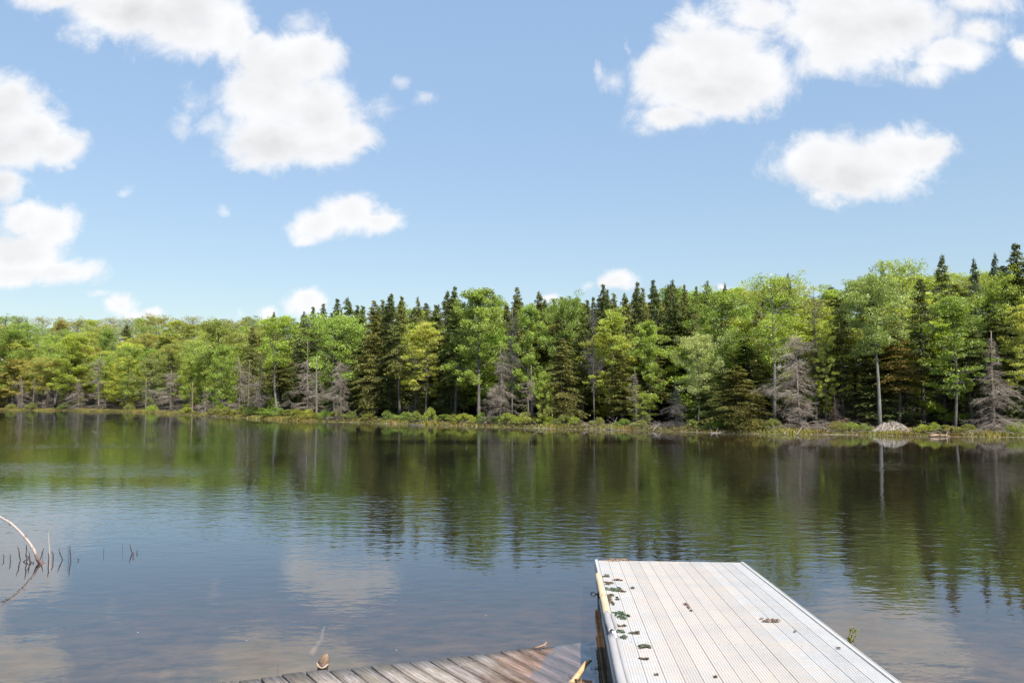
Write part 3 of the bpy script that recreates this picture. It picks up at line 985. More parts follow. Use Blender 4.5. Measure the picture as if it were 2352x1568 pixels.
# skyline of the wood, in picture rows, and the tops of the trees in front
SKYX = [-150, 0, 40, 100, 250, 330, 430, 520, 600, 680, 760, 850, 1000, 1100, 1200, 1300, 1400, 1500, 1600, 1700, 1760, 1850, 1900, 1965, 2080, 2160, 2250, 2300, 2500]
SKYY = [730, 738, 726, 742, 736, 745, 733, 738, 738, 732, 720, 706, 694, 682, 692, 692, 680, 674, 664, 664, 655, 652, 640, 645, 612, 625, 625, 612, 600]
FRX = [-150, 200, 450, 600, 700, 900, 1100, 1300, 1600, 1800, 2000, 2500]
FRY = [838, 838, 828, 800, 790, 780, 780, 790, 800, 770, 760, 740]
rows = [(7.5, .12), (13, .38), (20, .60), (28, .80), (38, .95), (50, 1.0)]
for ri, (s_, fr_) in enumerate(rows):
    px = -150.0 + 20 * ri
    while px < 2500:
        left = px < 640
        if not left and ri == 5: 
            px += 200; continue
        d0 = foot(px, s_)[1]
        step = (4.6 if left else 4.1) / d0 * F
        p = px + random.uniform(-.3, .3) * step
        sk = np.interp(p, SKYX, SKYY); fy = np.interp(p, FRX, FRY)
        top = fy + (sk - fy) * fr_ + (random.uniform(-8, 12) if not left else random.uniform(-14, 12))
        top = max(top, sk - (9 if left else 2))
        if left:
            cf_p = .04
        elif p < 1080: cf_p = .88
        elif p < 1360: cf_p = .45
        elif p < 1580: cf_p = .5 if ri < 2 else .6
        elif p < 1900: cf_p = .35 if ri < 2 else .12
        else: cf_p = .65 if ri < 2 else .25
        where = ['in the second row', 'in the third row', 'midway up the slope', 'high on the slope', 'near the ridge', 'on the ridge'][ri]
        if random.random() < cf_p:
            k_ = random.choice(['cf_high', 'cf_thin', 'cf_full', 'cf_high'] if ri < 2 else ['cf_full', 'cf_slim', 'cf_high'])
            cn = random.choice(['dark', 'dark', 'olive', 'mid'])
            put(k_, p, top, step * random.uniform(1.15, 1.6), s_ + random.uniform(-1.5, 1.5), CONC[cn],
                auto_label({'dark': 'dark hemlock', 'olive': 'olive hemlock', 'mid': 'green hemlock'}[cn], where, p), 'conifer', 'hemlocks in the wood behind')
        else:
            twiggy = left and ri >= 4 and random.random() < .45
            k_ = 'bl_twig' if twiggy else 'bl_low' if (ri == 0 and random.random() < .6) else random.choice(['bl_round', 'bl_oval', 'bl_layer', 'bl_round', 'bl_airy', 'bl_spread', 'bl_low'])
            cn = random.choice(['olive', 'mid', 'bright', 'fresh', 'yellow', 'olive', 'grey', 'brown'] if left else ['bright', 'mid', 'fresh', 'yellow', 'bright', 'olive'])
            if twiggy: cn = random.choice(['brown', 'grey', 'olive'])
            nmn = {'olive': 'olive', 'mid': 'green', 'bright': 'bright green', 'fresh': 'fresh green', 'yellow': 'yellow-green', 'grey': 'grey-green', 'brown': 'brownish budding'}[cn]
            put(k_, p, top, step * random.uniform(1.5, 2.1), s_ + random.uniform(-1.5, 1.5), LEAFC[cn],
                auto_label(nmn + ' leafy tree', where, p), 'tree', 'leafy trees in the wood behind')
        px += step

# ---- shrubs along the water's edge
SHR = [(30, 4, 'olive'), (75, 5, 'olive'), (150, 4, 'mid'), (300, 5, 'olive'), (352, 5, 'bright'), (430, 5, 'yellow'), (498, 6, 'olive'), (527, 7, 'yellow'), (555, 8, 'olive'), (582, 9, 'mid'), (606, 9, 'mid'),
       (632, 9, 'mid'), (662, 8, 'olive'), (689, 9, 'yellow'), (716, 9, 'yellow'), (752, 8, 'mid'), (775, 10, 'olive'), (806, 7, 'olive'), (850, 7, 'olive'), (893, 9, 'fresh'), (930, 8, 'fresh'), (960, 10, 'olive'),
       (988, 14, 'yellow'), (1022, 8, 'mid'), (1045, 9, 'olive'), (1068, 9, 'yellow'), (1110, 11, 'mid'), (1142, 8, 'mid'), (1170, 11, 'yellow'), (1210, 13, 'yellow'), (1252, 12, 'yellow'),
       (1292, 10, 'olive'), (1318, 10, 'yellow'), (1372, 8, 'olive'), (1430, 7, 'mid'), (1468, 6, 'olive'), (1590, 8, 'olive'), (1640, 8, 'mid'), (1680, 14, 'yellow'), (1735, 12, 'brown'), (1770, 11, 'olive'),
       (1920, 8, 'brown'), (1945, 7, 'bright'), (1985, 7, 'fresh'), (2118, 8, 'yellow'), (2145, 9, 'yellow'), (2170, 8, 'brown'), (2215, 7, 'olive'), (2330, 10, 'bright'), (2365, 9, 'fresh')]
for (px, hh, cn) in SHR:
    k_ = random.choice(['sh_a', 'sh_b', 'sh_c', 'sh_a'])
    s_ = .9 + random.uniform(0, .5)
    x, y = foot(px, s_)
    zpx = 913 + (CAMZ - float(terrain_h(x, y))) / y * F
    put(k_, px, zpx - hh * 2.3 - 7, 48 * random.uniform(.8, 1.35) * (1 if px > 450 else .75), s_, tuple(c_ * .78 for c_ in LEAFC[cn]),
        auto_label({'olive': 'olive', 'mid': 'green', 'bright': 'bright green', 'yellow': 'yellow-green', 'fresh': 'fresh green', 'brown': 'brownish'}[cn] + ' shrub', 'on the bank', px),
        'shrub', "shrubs along the far water's edge")

# ---- saplings and the live bough
put('bl_low', 1250, 858, 44, 1.7, LEAFC['bright'], 'small light green tree growing through the snag with one live bough', 'tree', 'saplings on the far bank')
put('bl_low', 1475, 906, 70, 2.6, LEAFC['fresh'], 'low fresh green sapling beside the narrow shaggy dead spruce', 'tree', 'saplings on the far bank')
put('bl_low', 630, 915, 30, 2.8, LEAFC['bright'], 'tiny green sapling under the bright maple', 'tree', 'saplings on the far bank')

# ---- grass and moss strip on the bank
gm = MB()
rg = np.random.default_rng(5)
segs = poly[:len([p for p in poly])]
pp, qq = [], []
n = len(poly)
for i in range(n):
    a, b = poly[i], poly[(i + 1) % n]
    if a[1] < 48 or a[0] > 60 or a[0] < -118: continue
    L = np.linalg.norm(b - a)
    k = int(L * 170)
    tt = rg.uniform(0, 1, k)[:, None]
    nrm_ = np.array([-(b - a)[1], (b - a)[0]]) / L
    off = (rg.exponential(.9, k) - .02)[:, None]
    pp.append(a + (b - a) * tt + nrm_ * off)
gp = np.vstack(pp)
gs = sdf(gp[:, 0], gp[:, 1])
ok = (gs > -.03) & (gs < 5)
gp, gs = gp[ok], gs[ok]
gz = terrain_h(gp[:, 0], gp[:, 1], gs)
base = np.stack([gp[:, 0], gp[:, 1], gz - .02], 1)
patch = .5 + .5 * np.sin(gp[:, 0] * .8 + 2 * np.sin(gp[:, 1] * .5))
hgt = rg.uniform(.08, .26, len(base)) * (.6 + .8 * patch)
lean_ = rg.normal(size=(len(base), 3)) * .35
lean_[:, 2] = 1
tip = base + lean_ * hgt[:, None]
wdt = np.stack([rg.uniform(.02, .045, len(base)), rg.normal(size=len(base)) * .02, np.zeros(len(base))], 1)
vv = np.stack([base - wdt, base + wdt, tip + wdt * .35, tip - wdt * .35], 1).reshape(-1, 3)
gm.add(vv, np.arange(len(vv)).reshape(-1, 4), np.repeat(np.clip(patch + rg.normal(size=len(base)) * .25, 0, 1), 4))
tag(link('bank_grass', gm.mesh('bank_grass', [M_GRASS]), None, (.20, .205, .045)), 'yellow-green grass and moss fringe along the far waterline', 'grass', kind='stuff')

# ---- driftwood and fallen logs
M_DRIFT = bark_mat('driftwood', 12)


def fallen(px0, py0, px1, py1, r, label, twigs=6, col=(.42, .37, .33), lift=.06):
    a = on(px0, py0, .08); b = on(px1, py1, .08)
    rng = np.random.default_rng(int(px0))
    for q in (a, b):
        q[2] = max(.05, float(terrain_h(q[0], q[1])) + lift)
    m_ = (a + b) / 2
    mb = MB()
    p = curve(a - m_, b - m_, 7, .04, rng)
    mb.tube(p, np.linspace(r, r * .35, 7), 6)
    L = np.linalg.norm(b - a)
    k = twigs
    g = rng.uniform(.1, .95, k)
    q0 = np.stack([np.interp(g, np.linspace(0, 1, 7), p[:, j]) for j in range(3)], 1)
    e = q0 + rng.normal(size=(k, 3)) * np.array([.35, .25, .12]) + np.array([0, 0, .32])
    mb.sticks(q0, e, r * .4, r * .12)
    o = link('fallen_log', mb.mesh('fallen_log', [M_DRIFT], True), None, tuple(c_ * .52 for c_ in col), tuple(m_))
    return tag(o, label, 'log', 'driftwood and fallen wood on the far bank')


fallen(462, 954, 500, 957, .05, 'bleached branch on the bank below the small drooping dead spruce', 5)
fallen(528, 957, 548, 959, .04, 'short pale stick on the bank below the three bare trunks', 3)
fallen(868, 971, 912, 973, .045, 'pale forked branch lying on the bank right of the hemlock row', 7)
fallen(942, 974, 975, 975, .05, 'thin log on the mossy edge left of the roundest yellow shrub', 2)
fallen(1345, 983, 1420, 985, .06, 'long bleached log with upright twigs beside the thin dead trunk', 12)
fallen(1380, 979, 1440, 984, .05, 'second bleached log lying crosswise behind the long one', 9)
fallen(1430, 986, 1450, 976, .06, 'stout reddish stump of a log tilted up from the water', 3, (.45, .30, .22))
fallen(1500, 988, 1524, 984, .04, 'thin pale branch at the waterline below the low dark dead spruce', 6)
fallen(1632, 992, 1660, 991, .06, 'pale broken log end left of the yellow waterside shrub', 4)
fallen(1800, 996, 1816, 985, .04, 'bare stick leaning from the water at the foot of the broad dead pyramid', 5)
fallen(1830, 997, 1850, 978, .04, 'crooked bare branch trailing into the water under the broad dead pyramid', 6)
fallen(2135, 1000, 2180, 1000, .10, 'thick sunlit orange-brown log right of the beaver lodge', 3, (.62, .42, .30))
fallen(1960, 975, 2000, 966, .04, 'brushy branch lying in the grass left of the beaver lodge', 8)
fallen(2060, 962, 2100, 972, .045, 'dark branch arching on the slope above the beaver lodge', 8, (.25, .2, .17))
fallen(1228, 985, 1262, 985, .04, 'small pale log under the yellow-green shrubs right of centre', 3)

# ---- tangle of fallen twigs on the bank
bw = MB(); rt = np.random.default_rng(77)
for (p0_, p1_, cnt) in ((1330, 1560, 150), (1560, 1760, 60), (1780, 2250, 240), (640, 1000, 80), (1000, 1330, 90), (60, 640, 90), (2250, 2400, 50)):
    for _ in range(cnt):
        q_ = rt.uniform(p0_, p1_)
        x_, y_ = foot(q_, rt.uniform(.1, 3.4))
        z_ = float(terrain_h(x_, y_)) + .03
        a_ = rt.uniform(0, 6.283); L_ = rt.uniform(.3, 1.4)
        d_ = np.array([math.cos(a_), math.sin(a_) * .6, rt.uniform(0, .75) ** 1.5]) * L_
        P_ = curve((x_, y_, z_), np.array([x_, y_, z_]) + d_, 4, .1, rt)
        bw.tube(P_, np.linspace(rt.uniform(.012, .03), .006, 4), 3, tint=rt.uniform(.1, 1), cap=False)
tag(link('brushwood', bw.mesh('brushwood', [M_DRIFT]), None, (.24, .20, .17)), 'grey litter of fallen twigs strewn along the far bank', 'brushwood', kind='stuff')

# ---- beaver lodge
bx, by = on(2064, 999)[:2]
lod = thing('beaver_lodge', 'grey domed beaver lodge of heaped sticks at the water near the right', 'beaver lodge', (bx, by + 1.0, 0))
rb = np.random.default_rng(9)
mb = MB()
R_, H_ = 1.36, .74
nu, nv = 22, 7
vvv = []
for j in range(nv):
    f = j / (nv - 1)
    rr = R_ * math.cos(f * math.pi / 2) * .96
    for i in range(nu):
        th = i * 2 * math.pi / nu
        k = 1 + .05 * math.sin(3 * th + j)
        vvv.append((rr * k * math.cos(th), rr * k * .75 * math.sin(th), -.15 + (H_ + .12) * math.sin(f * math.pi / 2) ** 1.1))
q = [(j * nu + i, j * nu + (i + 1) % nu, (j + 1) * nu + (i + 1) % nu, (j + 1) * nu + i) for j in range(nv - 1) for i in range(nu)]
mb.add(vvv, q, .2)
link('mound', mb.mesh('mound', [simple_mat('lodge_mud', (.10, .08, .06), (.19, .15, .12), 6)], True), lod)
sb = MB()
k = 430
th = rb.uniform(0, 6.283, k); f = rb.uniform(0, 1, k) ** 1.15
rr = R_ * np.sqrt(np.clip(1 - f ** 1.6, 0, 1)) * 1.0
c = np.stack([rr * np.cos(th), rr * .75 * np.sin(th), H_ * f ** .9 + .02], 1)
dr = np.stack([np.cos(th), .75 * np.sin(th), -(1.1 * np.sqrt(f) * .7 + .1)], 1) * rb.choice([-1, 1], k)[:, None] + np.stack([-np.sin(th), np.cos(th), np.zeros(k)], 1) * rb.normal(size=k)[:, None] * 1.1 + rb.normal(size=(k, 3)) * .08
dr /= np.linalg.norm(dr, axis=1)[:, None]
Ls = rb.uniform(.12, .40, k)[:, None]
sb.sticks(c - dr * Ls, c + dr * Ls, rb.uniform(.018, .036, k), rb.uniform(.012, .026, k), rb.uniform(.1, 1, k))
so_ = link('stick_pile', sb.mesh('stick_pile', [M_DRIFT]), lod, (.34, .29, .245))

# ------------------------------------------------------------------ floating dock (right foreground)
def K(x, y):          # photograph pixel (4096 wide) to 2352 units
    return x / 1.7415, y / 1.7415


dock = thing('floating_dock', 'long white ribbed floating dock running out over the lake', 'dock', (1.124, 11.3, .40), 0)
dock.rotation_euler = (math.radians(-1.82), math.radians(.15), math.radians(-3.6))
DL, DW = 8.4, 1.99
m_deckw, t, out = new_mat('weathered_white_decking')
tc = t.n.new('ShaderNodeTexCoord')
ob = tc.outputs['Object']
mp = t.vm('MULTIPLY', ob, (1, 1, 0))
br = t.n.new('ShaderNodeTexBrick')
t.l.new(mp, br.inputs['Vector'])
br.offset = .5
for kx, val in (('Scale', 1.0), ('Mortar Size', .0028), ('Mortar Smooth', .3), ('Brick Width', .0236), ('Row Height', .075), ('Bias', 0.0)):
    br.inputs[kx].default_value = val
br.inputs['Color1'].default_value = (.43, .418, .402, 1)
br.inputs['Color2'].default_value = (.38, .372, .362, 1)
br.inputs['Mortar'].default_value = (.35, .348, .348, 1)
big = t.noise(t.vm('MULTIPLY', ob, (.8, 1.6, 0)), 1.9, 4, .6).outputs[0]
fine = t.noise(t.vm('MULTIPLY', ob, (.5, 2.6, 0)), 11, 5, .65).outputs[0]
sxy = t.n.new('ShaderNodeSeparateXYZ'); t.l.new(ob, sxy.inputs[0])
mid = t.mr(t.m('ABSOLUTE', t.m('SUBTRACT', sxy.outputs[0], .85)), .25, .95, .12, -.07)
worn = t.mr(t.m('ADD', t.m('ADD', t.m('MULTIPLY', big, .55), t.m('MULTIPLY', fine, .75)), mid), .63, .71, 0, .85)
colr = t.mix(worn, br.outputs['Color'], (.43, .375, .325))
fs = t.noise(t.vm('MULTIPLY', ob, (1, 1.8, 0)), 30, 3, .6).outputs[0]
colr = t.mix(t.mr(fs, .70, .76, 0, .7), colr, (.22, .15, .11))
spl = t.noise(ob, 2.3, 2, .5).outputs[0]
colr = t.mix(t.mr(spl, .45, .75, 0, .55), colr, (.33, .325, .32))
at_ = t.node('ShaderNodeAttribute', dict(attribute_name='tint'))
colr = t.vm('SCALE', colr, scale=t.mr(at_.outputs['Fac'], 0, 1, .94, 1.07))
b_ = t.node('ShaderNodeBsdfPrincipled', None, Base_Color=colr, Roughness=.85)
bp = t.node('ShaderNodeBump', None, Strength=.5, Distance=.003, Height=t.m('SUBTRACT', t.m('MULTIPLY', worn, .5), br.outputs['Fac']))
t.l.new(bp.outputs[0], b_.inputs['Normal'])
t.l.new(b_.outputs[0], out.inputs[0])
M_ALU = simple_mat('dull_aluminium', (.42, .41, .39), (.50, .49, .465), 9, (1, .2, 1), .75)
M_DARK = simple_mat('black_wet_float', (.012, .012, .011), (.035, .032, .026), 5, (1, .4, 1), .55)
M_CREAM = simple_mat('cream_vinyl', (.56, .40, .24), (.62, .46, .29), 5, (1, .5, 1), .6)
M_GREY = simple_mat('grey_foam', (.30, .285, .28), (.38, .36, .35), 7, (1, .3, 1), .75, lo=.3, hi=.7)
M_GREYD = simple_mat('foam_seam', (.18, .16, .16), (.30, .27, .26), 9, (1, .3, 1), .8)
M_IRON = simple_mat('black_iron', (.015, .015, .018), (.06, .05, .045), 20, rough=.5, metal=.6)
# ribbed planks: one profile swept along the dock
prof = []
npl = 14
x0, x1 = .045, DW - .05
pw = (x1 - x0) / npl
for i in range(npl):
    a = x0 + i * pw + .0019
    b = x0 + (i + 1) * pw - .0019
    dz = random.uniform(-.002, .002)
    prof.append([(a, -.035), (a, -.002 + dz)])
    nr = 6
    rw = (b - a) / nr
    for j in range(nr):
        p0 = a + j * rw
        prof[-1] += [(p0 + rw * .10, dz), (p0 + rw * .74, dz), (p0 + rw * .82, -.0035 + dz), (p0 + rw * .97, -.0035 + dz)]
    prof[-1] += [(b, -.002 + dz), (b, -.035)]
mb = MB()
for pf in prof:
    e0 = random.uniform(-.012, .0)
    ys = [e0, -DL]
    vv = np.array([(x, y_, z) for y_ in ys for (x, z) in pf])
    k = len(pf)
    q = [(i, k + i, k + i + 1, i + 1) for i in range(k - 1)]
    tn_ = random.uniform(0, 1)
    mb.add(vv, q, tn_)
    mb.add([(pf[0][0], e0, -.035), (pf[-1][0], e0, -.035), (pf[-1][0], e0, -.003), (pf[0][0], e0, -.003)], [(0, 1, 2, 3)], .5)
link('decking', mb.mesh('decking', [m_deckw]), dock)


def bevel(o, wd=.004, seg=2):
    md = o.modifiers.new('bevel', 'BEVEL')
    md.width = wd; md.segments = seg; md.limit_method = 'ANGLE'
    return o


for (a, b, h1) in ((0, .040, .012), (DW - .045, DW, .010)):
    mb = MB()
    mb.box(a, b, -DL, .005, -.14, h1)
    mb.box(a + .030, a + .036, -DL, .006, h1, h1 + .005)
    bevel(link('side_rail', mb.mesh('side_rail', [M_ALU]), dock))
mb = MB(); mb.box(.066, DW - .066, .008, .03, -.13, -.006)
bevel(link('end_rail', mb.mesh('end_rail', [M_ALU]), dock))
mb = MB()
for (a, b) in ((-.03, -2.2), (-2.35, -4.9), (-5.05, -8.3)):
    mb.box(.03, DW - .03, b, a, -.62, -.05)
bevel(link('float', mb.mesh('float', [M_DARK]), dock), .03, 3)
# conduit strips along the shaded side
mb = MB()
mb.tube([(-.022, -1.0, -.10), (-.024, -3.0, -.12), (-.03, -4.4, -.10), (-.024, -6.2, -.13), (-.022, -8.2, -.12)], .009, 6)
mb.tube([(-.026, -2.6, -.17), (-.03, -4.3, -.15), (-.03, -5.6, -.18)], .006, 6)
link('side_cable', mb.mesh('side_cable', [M_ALU], True), dock)


def half_sleeve(y0, y1, mat, r=.048, ns=16, xoff=-.004, lift=.0, wav=.0, flap=0.0, name='edge_bumper', seed=1, zsq=.8):
    """split sleeve lying over the edge rail"""
    rng = np.random.default_rng(seed)
    mb = MB()
    n = 26
    ths = np.linspace(math.radians(188), math.radians(-28), ns)
    vv = []
    for i in range(n):
        f = i / (n - 1)
        y_ = y0 + (y1 - y0) * f
        dx = wav * math.sin(f * 5.1 + seed)
        rr = r * (1 + .05 * math.sin(f * 9 + seed))
        for th in ths:
            vv.append((xoff + dx + rr * math.cos(th), y_ + .012 * math.sin(th * 3 + seed) * (1 if i in (0, n - 1) else 0), lift + .004 + zsq * rr * math.sin(th)))
        if flap:
            xx, _, zz = vv[-1]
            vv.append((xx + flap * .45 * (1 - .3 * f), y_, zz + .018))
            vv.append((xx + flap * (1 - .25 * f), y_, zz + .012 + .03 * f))
    m = ns + (2 if flap else 0)
    q = [(i * m + j, i * m + j + 1, (i + 1) * m + j + 1, (i + 1) * m + j) for i in range(n - 1) for j in range(m - 1)]
    mb.add(vv, q)
    o = link(name, mb.mesh(name, [mat], True), dock)
    md = o.modifiers.new('thick', 'SOLIDIFY'); md.thickness = .006; md.offset = -1
    return o


def dock_y(py):      # local y along the dock's left edge for a photograph row (4096 wide picture)
    p = None
    best, by_ = 1e9, 0
    for k in range(0, 840):
        yy = -k * .01
        Yw = 11.3 + yy
        zw = .40 - .0317 * yy
        row = 913 * 1.7415 + (CAMZ - zw) / Yw * 3277
        if abs(row - py) < best:
            best, by_ = abs(row - py), yy
    return by_


o = half_sleeve(dock_y(2288), dock_y(2372), M_CREAM, .028, name='edge_bumper', seed=1, lift=.004)
o['label'] = 'cream bumper sleeve farther out'
o = half_sleeve(dock_y(2376), dock_y(2458), M_CREAM, .030, name='edge_bumper', seed=2, lift=.006)
o['label'] = 'cream bumper sleeve nearer'
o = half_sleeve(dock_y(2446), dock_y(2516), M_GREY, .027, name='edge_bumper', seed=3, lift=.02, flap=.045, wav=.004)
o['label'] = 'grey foam sleeve split open with a lifted flap'
o = half_sleeve(dock_y(2532), -8.3, M_GREY, .029, name='edge_bumper', seed=4, lift=.016, flap=.04, wav=.010)
o['label'] = 'long grey foam sleeve sagging off the edge'
mb = MB()
yq = dock_y(2524)
mb.box(.0, .036, yq - .14, yq + .12, .018, .034)
bevel(link('rail_bracket', mb.mesh('rail_bracket', [simple_mat('bright_bracket', (.75, .78, .78), (.8, .82, .82), 5, rough=.4)]), dock))
# mooring ring
mb = MB()
yr = dock_y(2340)
ring = [(-.085 - .026 * math.cos(a) * (1.25 if math.cos(a) > 0 else .8), yr, -.055 + .020 * math.sin(a)) for a in np.linspace(0, 2 * math.pi, 17)]
mb.tube(ring, .006, 6, cap=False)
mb.tube([(-.062, yr, -.055), (-.03, yr, -.06), (-.002, yr, -.06)], [.009, .012, .014], 8)
mb.tube([(-.03, yr + .02, -.03), (-.03, yr + .02, -.12)], .012, 6)
link('mooring_ring', mb.mesh('mooring_ring', [M_IRON], True), dock)
# screws
mb = MB()
for i in range(npl):
    for yy in (-.3, -1.6, -2.9, -4.2, -5.5, -6.8):
        for dx in (.03, pw - .03):
            cx = x0 + i * pw + dx
            th = np.arange(6) * math.pi / 3
            vv = [(cx + .004 * math.cos(a), yy + .004 * math.sin(a), .0015) for a in th]
            mb.add(vv, [(0, 1, 2, 3), (0, 3, 4, 5)])
scr = link('screws', mb.mesh('screws', [M_IRON]), dock)

# ---- green and brown moss clumps and leaf litter lying on the dock
m_moss, t, out = new_mat('moss')
oi = t.n.new('ShaderNodeObjectInfo')
at_ = t.node('ShaderNodeAttribute', dict(attribute_name='tint'))
cc = t.mix(at_.outputs['Fac'], oi.outputs['Color'], (.17, .085, .06))
b_ = t.node('ShaderNodeBsdfPrincipled', None, Base_Color=cc, Roughness=.9)
t.l.new(b_.outputs[0], out.inputs[0])


dock_m = None


def dock_world(px, py):
    """world point on the dock's top seen at a photograph pixel (4096 wide)"""
    d = ray(*K(px, py))
    n_ = np.array([0.0, .0317, 1.0])
    p0 = np.array([1.124, 11.3, .40])
    o_ = np.array([0, 0, CAMZ])
    k_ = np.dot(p0 - o_, n_) / np.dot(d, n_)
    return o_ + d * k_


def moss(px, py, rx, ry, label, col=(.045, .105, .05), n=None, seed=0, brown=.35, cat='moss', nm='moss_clump', hmax=.010, group='moss clumps on the dock'):
    rng = np.random.default_rng(int(px * 7 + py) + seed)
    p = dock_world(px, py)
    Yd = p[1]
    ax_ = rx / 3277 * Yd
    e = dock_world(px, py + ry)
    ay_2 = abs(e[1] - p[1])
    n = n or int(90 + 26000 * ax_ * ay_2)
    n = min(n, 1500)
    mb = MB()
    lob = 11
    lc = np.stack([rng.uniform(-.7, .7, lob), rng.uniform(-.6, .6, lob)], 1); lr = rng.uniform(.08, .42, lob)
    k = rng.integers(0, lob, n)
    a = rng.uniform(0, 6.283, n); r = np.sqrt(rng.uniform(0, 1, n))
    x = (lc[k, 0] + lr[k] * r * np.cos(a)) * ax_
    y = (lc[k, 1] + lr[k] * .6 * r * np.sin(a)) * ay_2
    z = rng.uniform(.0015, hmax * .7, n) * (1 - r * .6)
    c = np.stack([x, y, z], 1)
    mb.leaves(c, .020, rng, up=1.6, aspect=.6, tint=np.clip(rng.normal(brown, .3, n), 0, 1))
    o = link(nm, mb.mesh(nm, [m_moss]), None, col, (p[0], p[1], p[2] + .002))
    o.rotation_euler = (math.radians(-1.82), 0, 0)
    return tag(o, label, cat, group)


moss(2421, 2302, 24, 7, 'reddish green moss clump on the first plank, farthest out on the dock', brown=.6)
moss(2471, 2318, 22, 5, 'thin streak of moss crossing the second plank near the dock end', brown=.7)
moss(2433, 2332, 22, 10, 'forked moss streak on the first plank beside the far cream sleeve', brown=.6)
moss(2452, 2355, 41, 13, 'bright green moss patch opposite the mooring ring', brown=.15)
moss(2483, 2362, 22, 7, 'reddish moss patch on the second plank opposite the mooring ring', brown=.7)
moss(2532, 2350, 10, 5, 'small dark moss speck on the third plank', brown=.4)
moss(2443, 2388, 38, 18, 'brown-green moss against the joint of the two cream sleeves', brown=.5)
moss(2436, 2408, 23, 21, 'olive moss band hugging the nearer cream sleeve', brown=.5, col=(.08, .10, .05))
moss(2458, 2455, 41, 30, 'large green moss patch beside the grey flap', brown=.12)
moss(2515, 2462, 10, 6, 'little green moss tuft on the second plank right of the grey flap', brown=.2)
moss(2478, 2500, 29, 9, 'thin moss fringe beside the open grey sleeve', brown=.5)
moss(2476, 2535, 35, 33, 'largest moss patch next to the bright bracket', brown=.15, col=(.04, .10, .055))
moss(2535, 2530, 30, 7, 'spidery moss streak across the second plank', brown=.35)
moss(2463, 2570, 14, 24, 'narrow moss line at the edge below the bright bracket', brown=.45)
moss(2574, 2583, 30, 14, 'dark isolated moss clump in the middle of two planks', brown=.25)
moss(2580, 2635, 24, 6, 'broken brown moss crumbs nearest the camera', brown=.8)
moss(3078, 2477, 40, 12, 'grey-brown leafy debris patch right of the middle of the dock', brown=.5, col=(.30, .26, .21), nm='debris_patch', cat='debris', group='leaf debris on the dock')
moss(2755, 2430, 8, 28, 'long thin trail of debris down the sixth plank gap', brown=.6, col=(.26, .20, .15), nm='debris_patch', cat='debris', group='leaf debris on the dock')
moss(2470, 2238, 62, 7, 'tan leaf litter strewn along the far end of the dock', brown=.25, col=(.42, .28, .17), nm='leaf_litter', cat='debris', group='leaf debris on the dock', hmax=.008)
moss(2860, 2705, 8, 5, 'small dark leaf on the ninth plank near the bottom of the photo', brown=.5, n=26, nm='dead_leaf', cat='leaf', group='single leaves on the dock', hmax=.008)
moss(3182, 2523, 8, 3, 'small green leaf on the eleventh plank', brown=.1, n=20, nm='dead_leaf', cat='leaf', group='single leaves on the dock', hmax=.008)
moss(3353, 2591, 9, 3, 'pink-brown leaf near the right rail of the dock', brown=.9, n=20, nm='dead_leaf', cat='leaf', group='single leaves on the dock', hmax=.008)
moss(2625, 2697, 9, 4, 'dark leaf crumb on the third plank near the bottom', brown=.7, n=30, nm='dead_leaf', cat='leaf', group='single leaves on the dock', hmax=.008)

# ------------------------------------------------------------------ half sunken wooden deck
m_wood, t, out = new_mat('weathered_wood')
tc = t.n.new('ShaderNodeTexCoord')
ob = tc.outputs['Object']
at_ = t.node('ShaderNodeAttribute', dict(attribute_name='tint'))
sob = t.n.new('ShaderNodeSeparateXYZ'); t.l.new(ob, sob.inputs[0])
ob = t.xyz(t.m('MULTIPLY_ADD', sob.outputs[1], .176, sob.outputs[0]), sob.outputs[1], sob.outputs[2])
sh = t.vm('ADD', ob, t.vm('SCALE', t.xyz(3.1, 7.7, 1.3), scale=t.m('MULTIPLY', at_.outputs['Fac'], 9.0)))
g1 = t.noise(t.vm('MULTIPLY', sh, (9, .6, 4)), 5, 6, .65).outputs[0]
g2 = t.noise(t.vm('MULTIPLY', sh, (1.5, .5, 1)), 3, 4, .6).outputs[0]
col = t.mix(t.mr(g1, .36, .62), (.15, .11, .085), (.38, .33, .30))
col = t.mix(t.mr(g2, .46, .66, 0, .8), col, (.16, .13, .065))
col = t.vm('SCALE', col, scale=t.mr(at_.outputs['Fac'], 0, 1, .8, 1.2))
g3 = t.noise(t.vm('MULTIPLY', sh, (12, 1.2, 4)), 9, 4, .6).outputs[0]
col = t.mix(t.mr(g3, .62, .72), col, (.46, .42, .385))
geo = t.n.new('ShaderNodeNewGeometry')
sp = t.n.new('ShaderNodeSeparateXYZ'); t.l.new(geo.outputs['Position'], sp.inputs[0])
wet = t.mr(t.m('ADD', sp.outputs[2], t.m('MULTIPLY', t.m('SUBTRACT', g1, .5), .05)), .008, .026, 1, 0)
col = t.mix(t.m('MULTIPLY', wet, .75), col, t.vm('MULTIPLY', col, (.85, .56, .44)))
b_ = t.node('ShaderNodeBsdfPrincipled', None, Base_Color=col, Roughness=t.mr(wet, 0, 1, .85, .3))
bp = t.node('ShaderNodeBump', None, Strength=.7, Distance=.006, Height=g1)
t.l.new(bp.outputs[0], b_.inputs['Normal'])
t.l.new(b_.outputs[0], out.inputs[0])
A_ = on(*K(935, 2721), .10); B_ = on(*K(2226, 2581), 0.0)
vec = B_ - A_
Lk = np.linalg.norm(vec)
yaw = math.atan2(vec[1], vec[0])
tilt = math.asin(vec[2] / Lk)
deck = thing('sunken_deck', 'old grey plank deck with one corner sunk under the water', 'wooden deck', tuple(A_))
from mathutils import Matrix
W_ = on(*K(2172, 2683), 0.0)                     # second point where the planks dip under the water
gdir = np.array([-(W_ - B_)[1], (W_ - B_)[0]]); gdir /= np.linalg.norm(gdir)
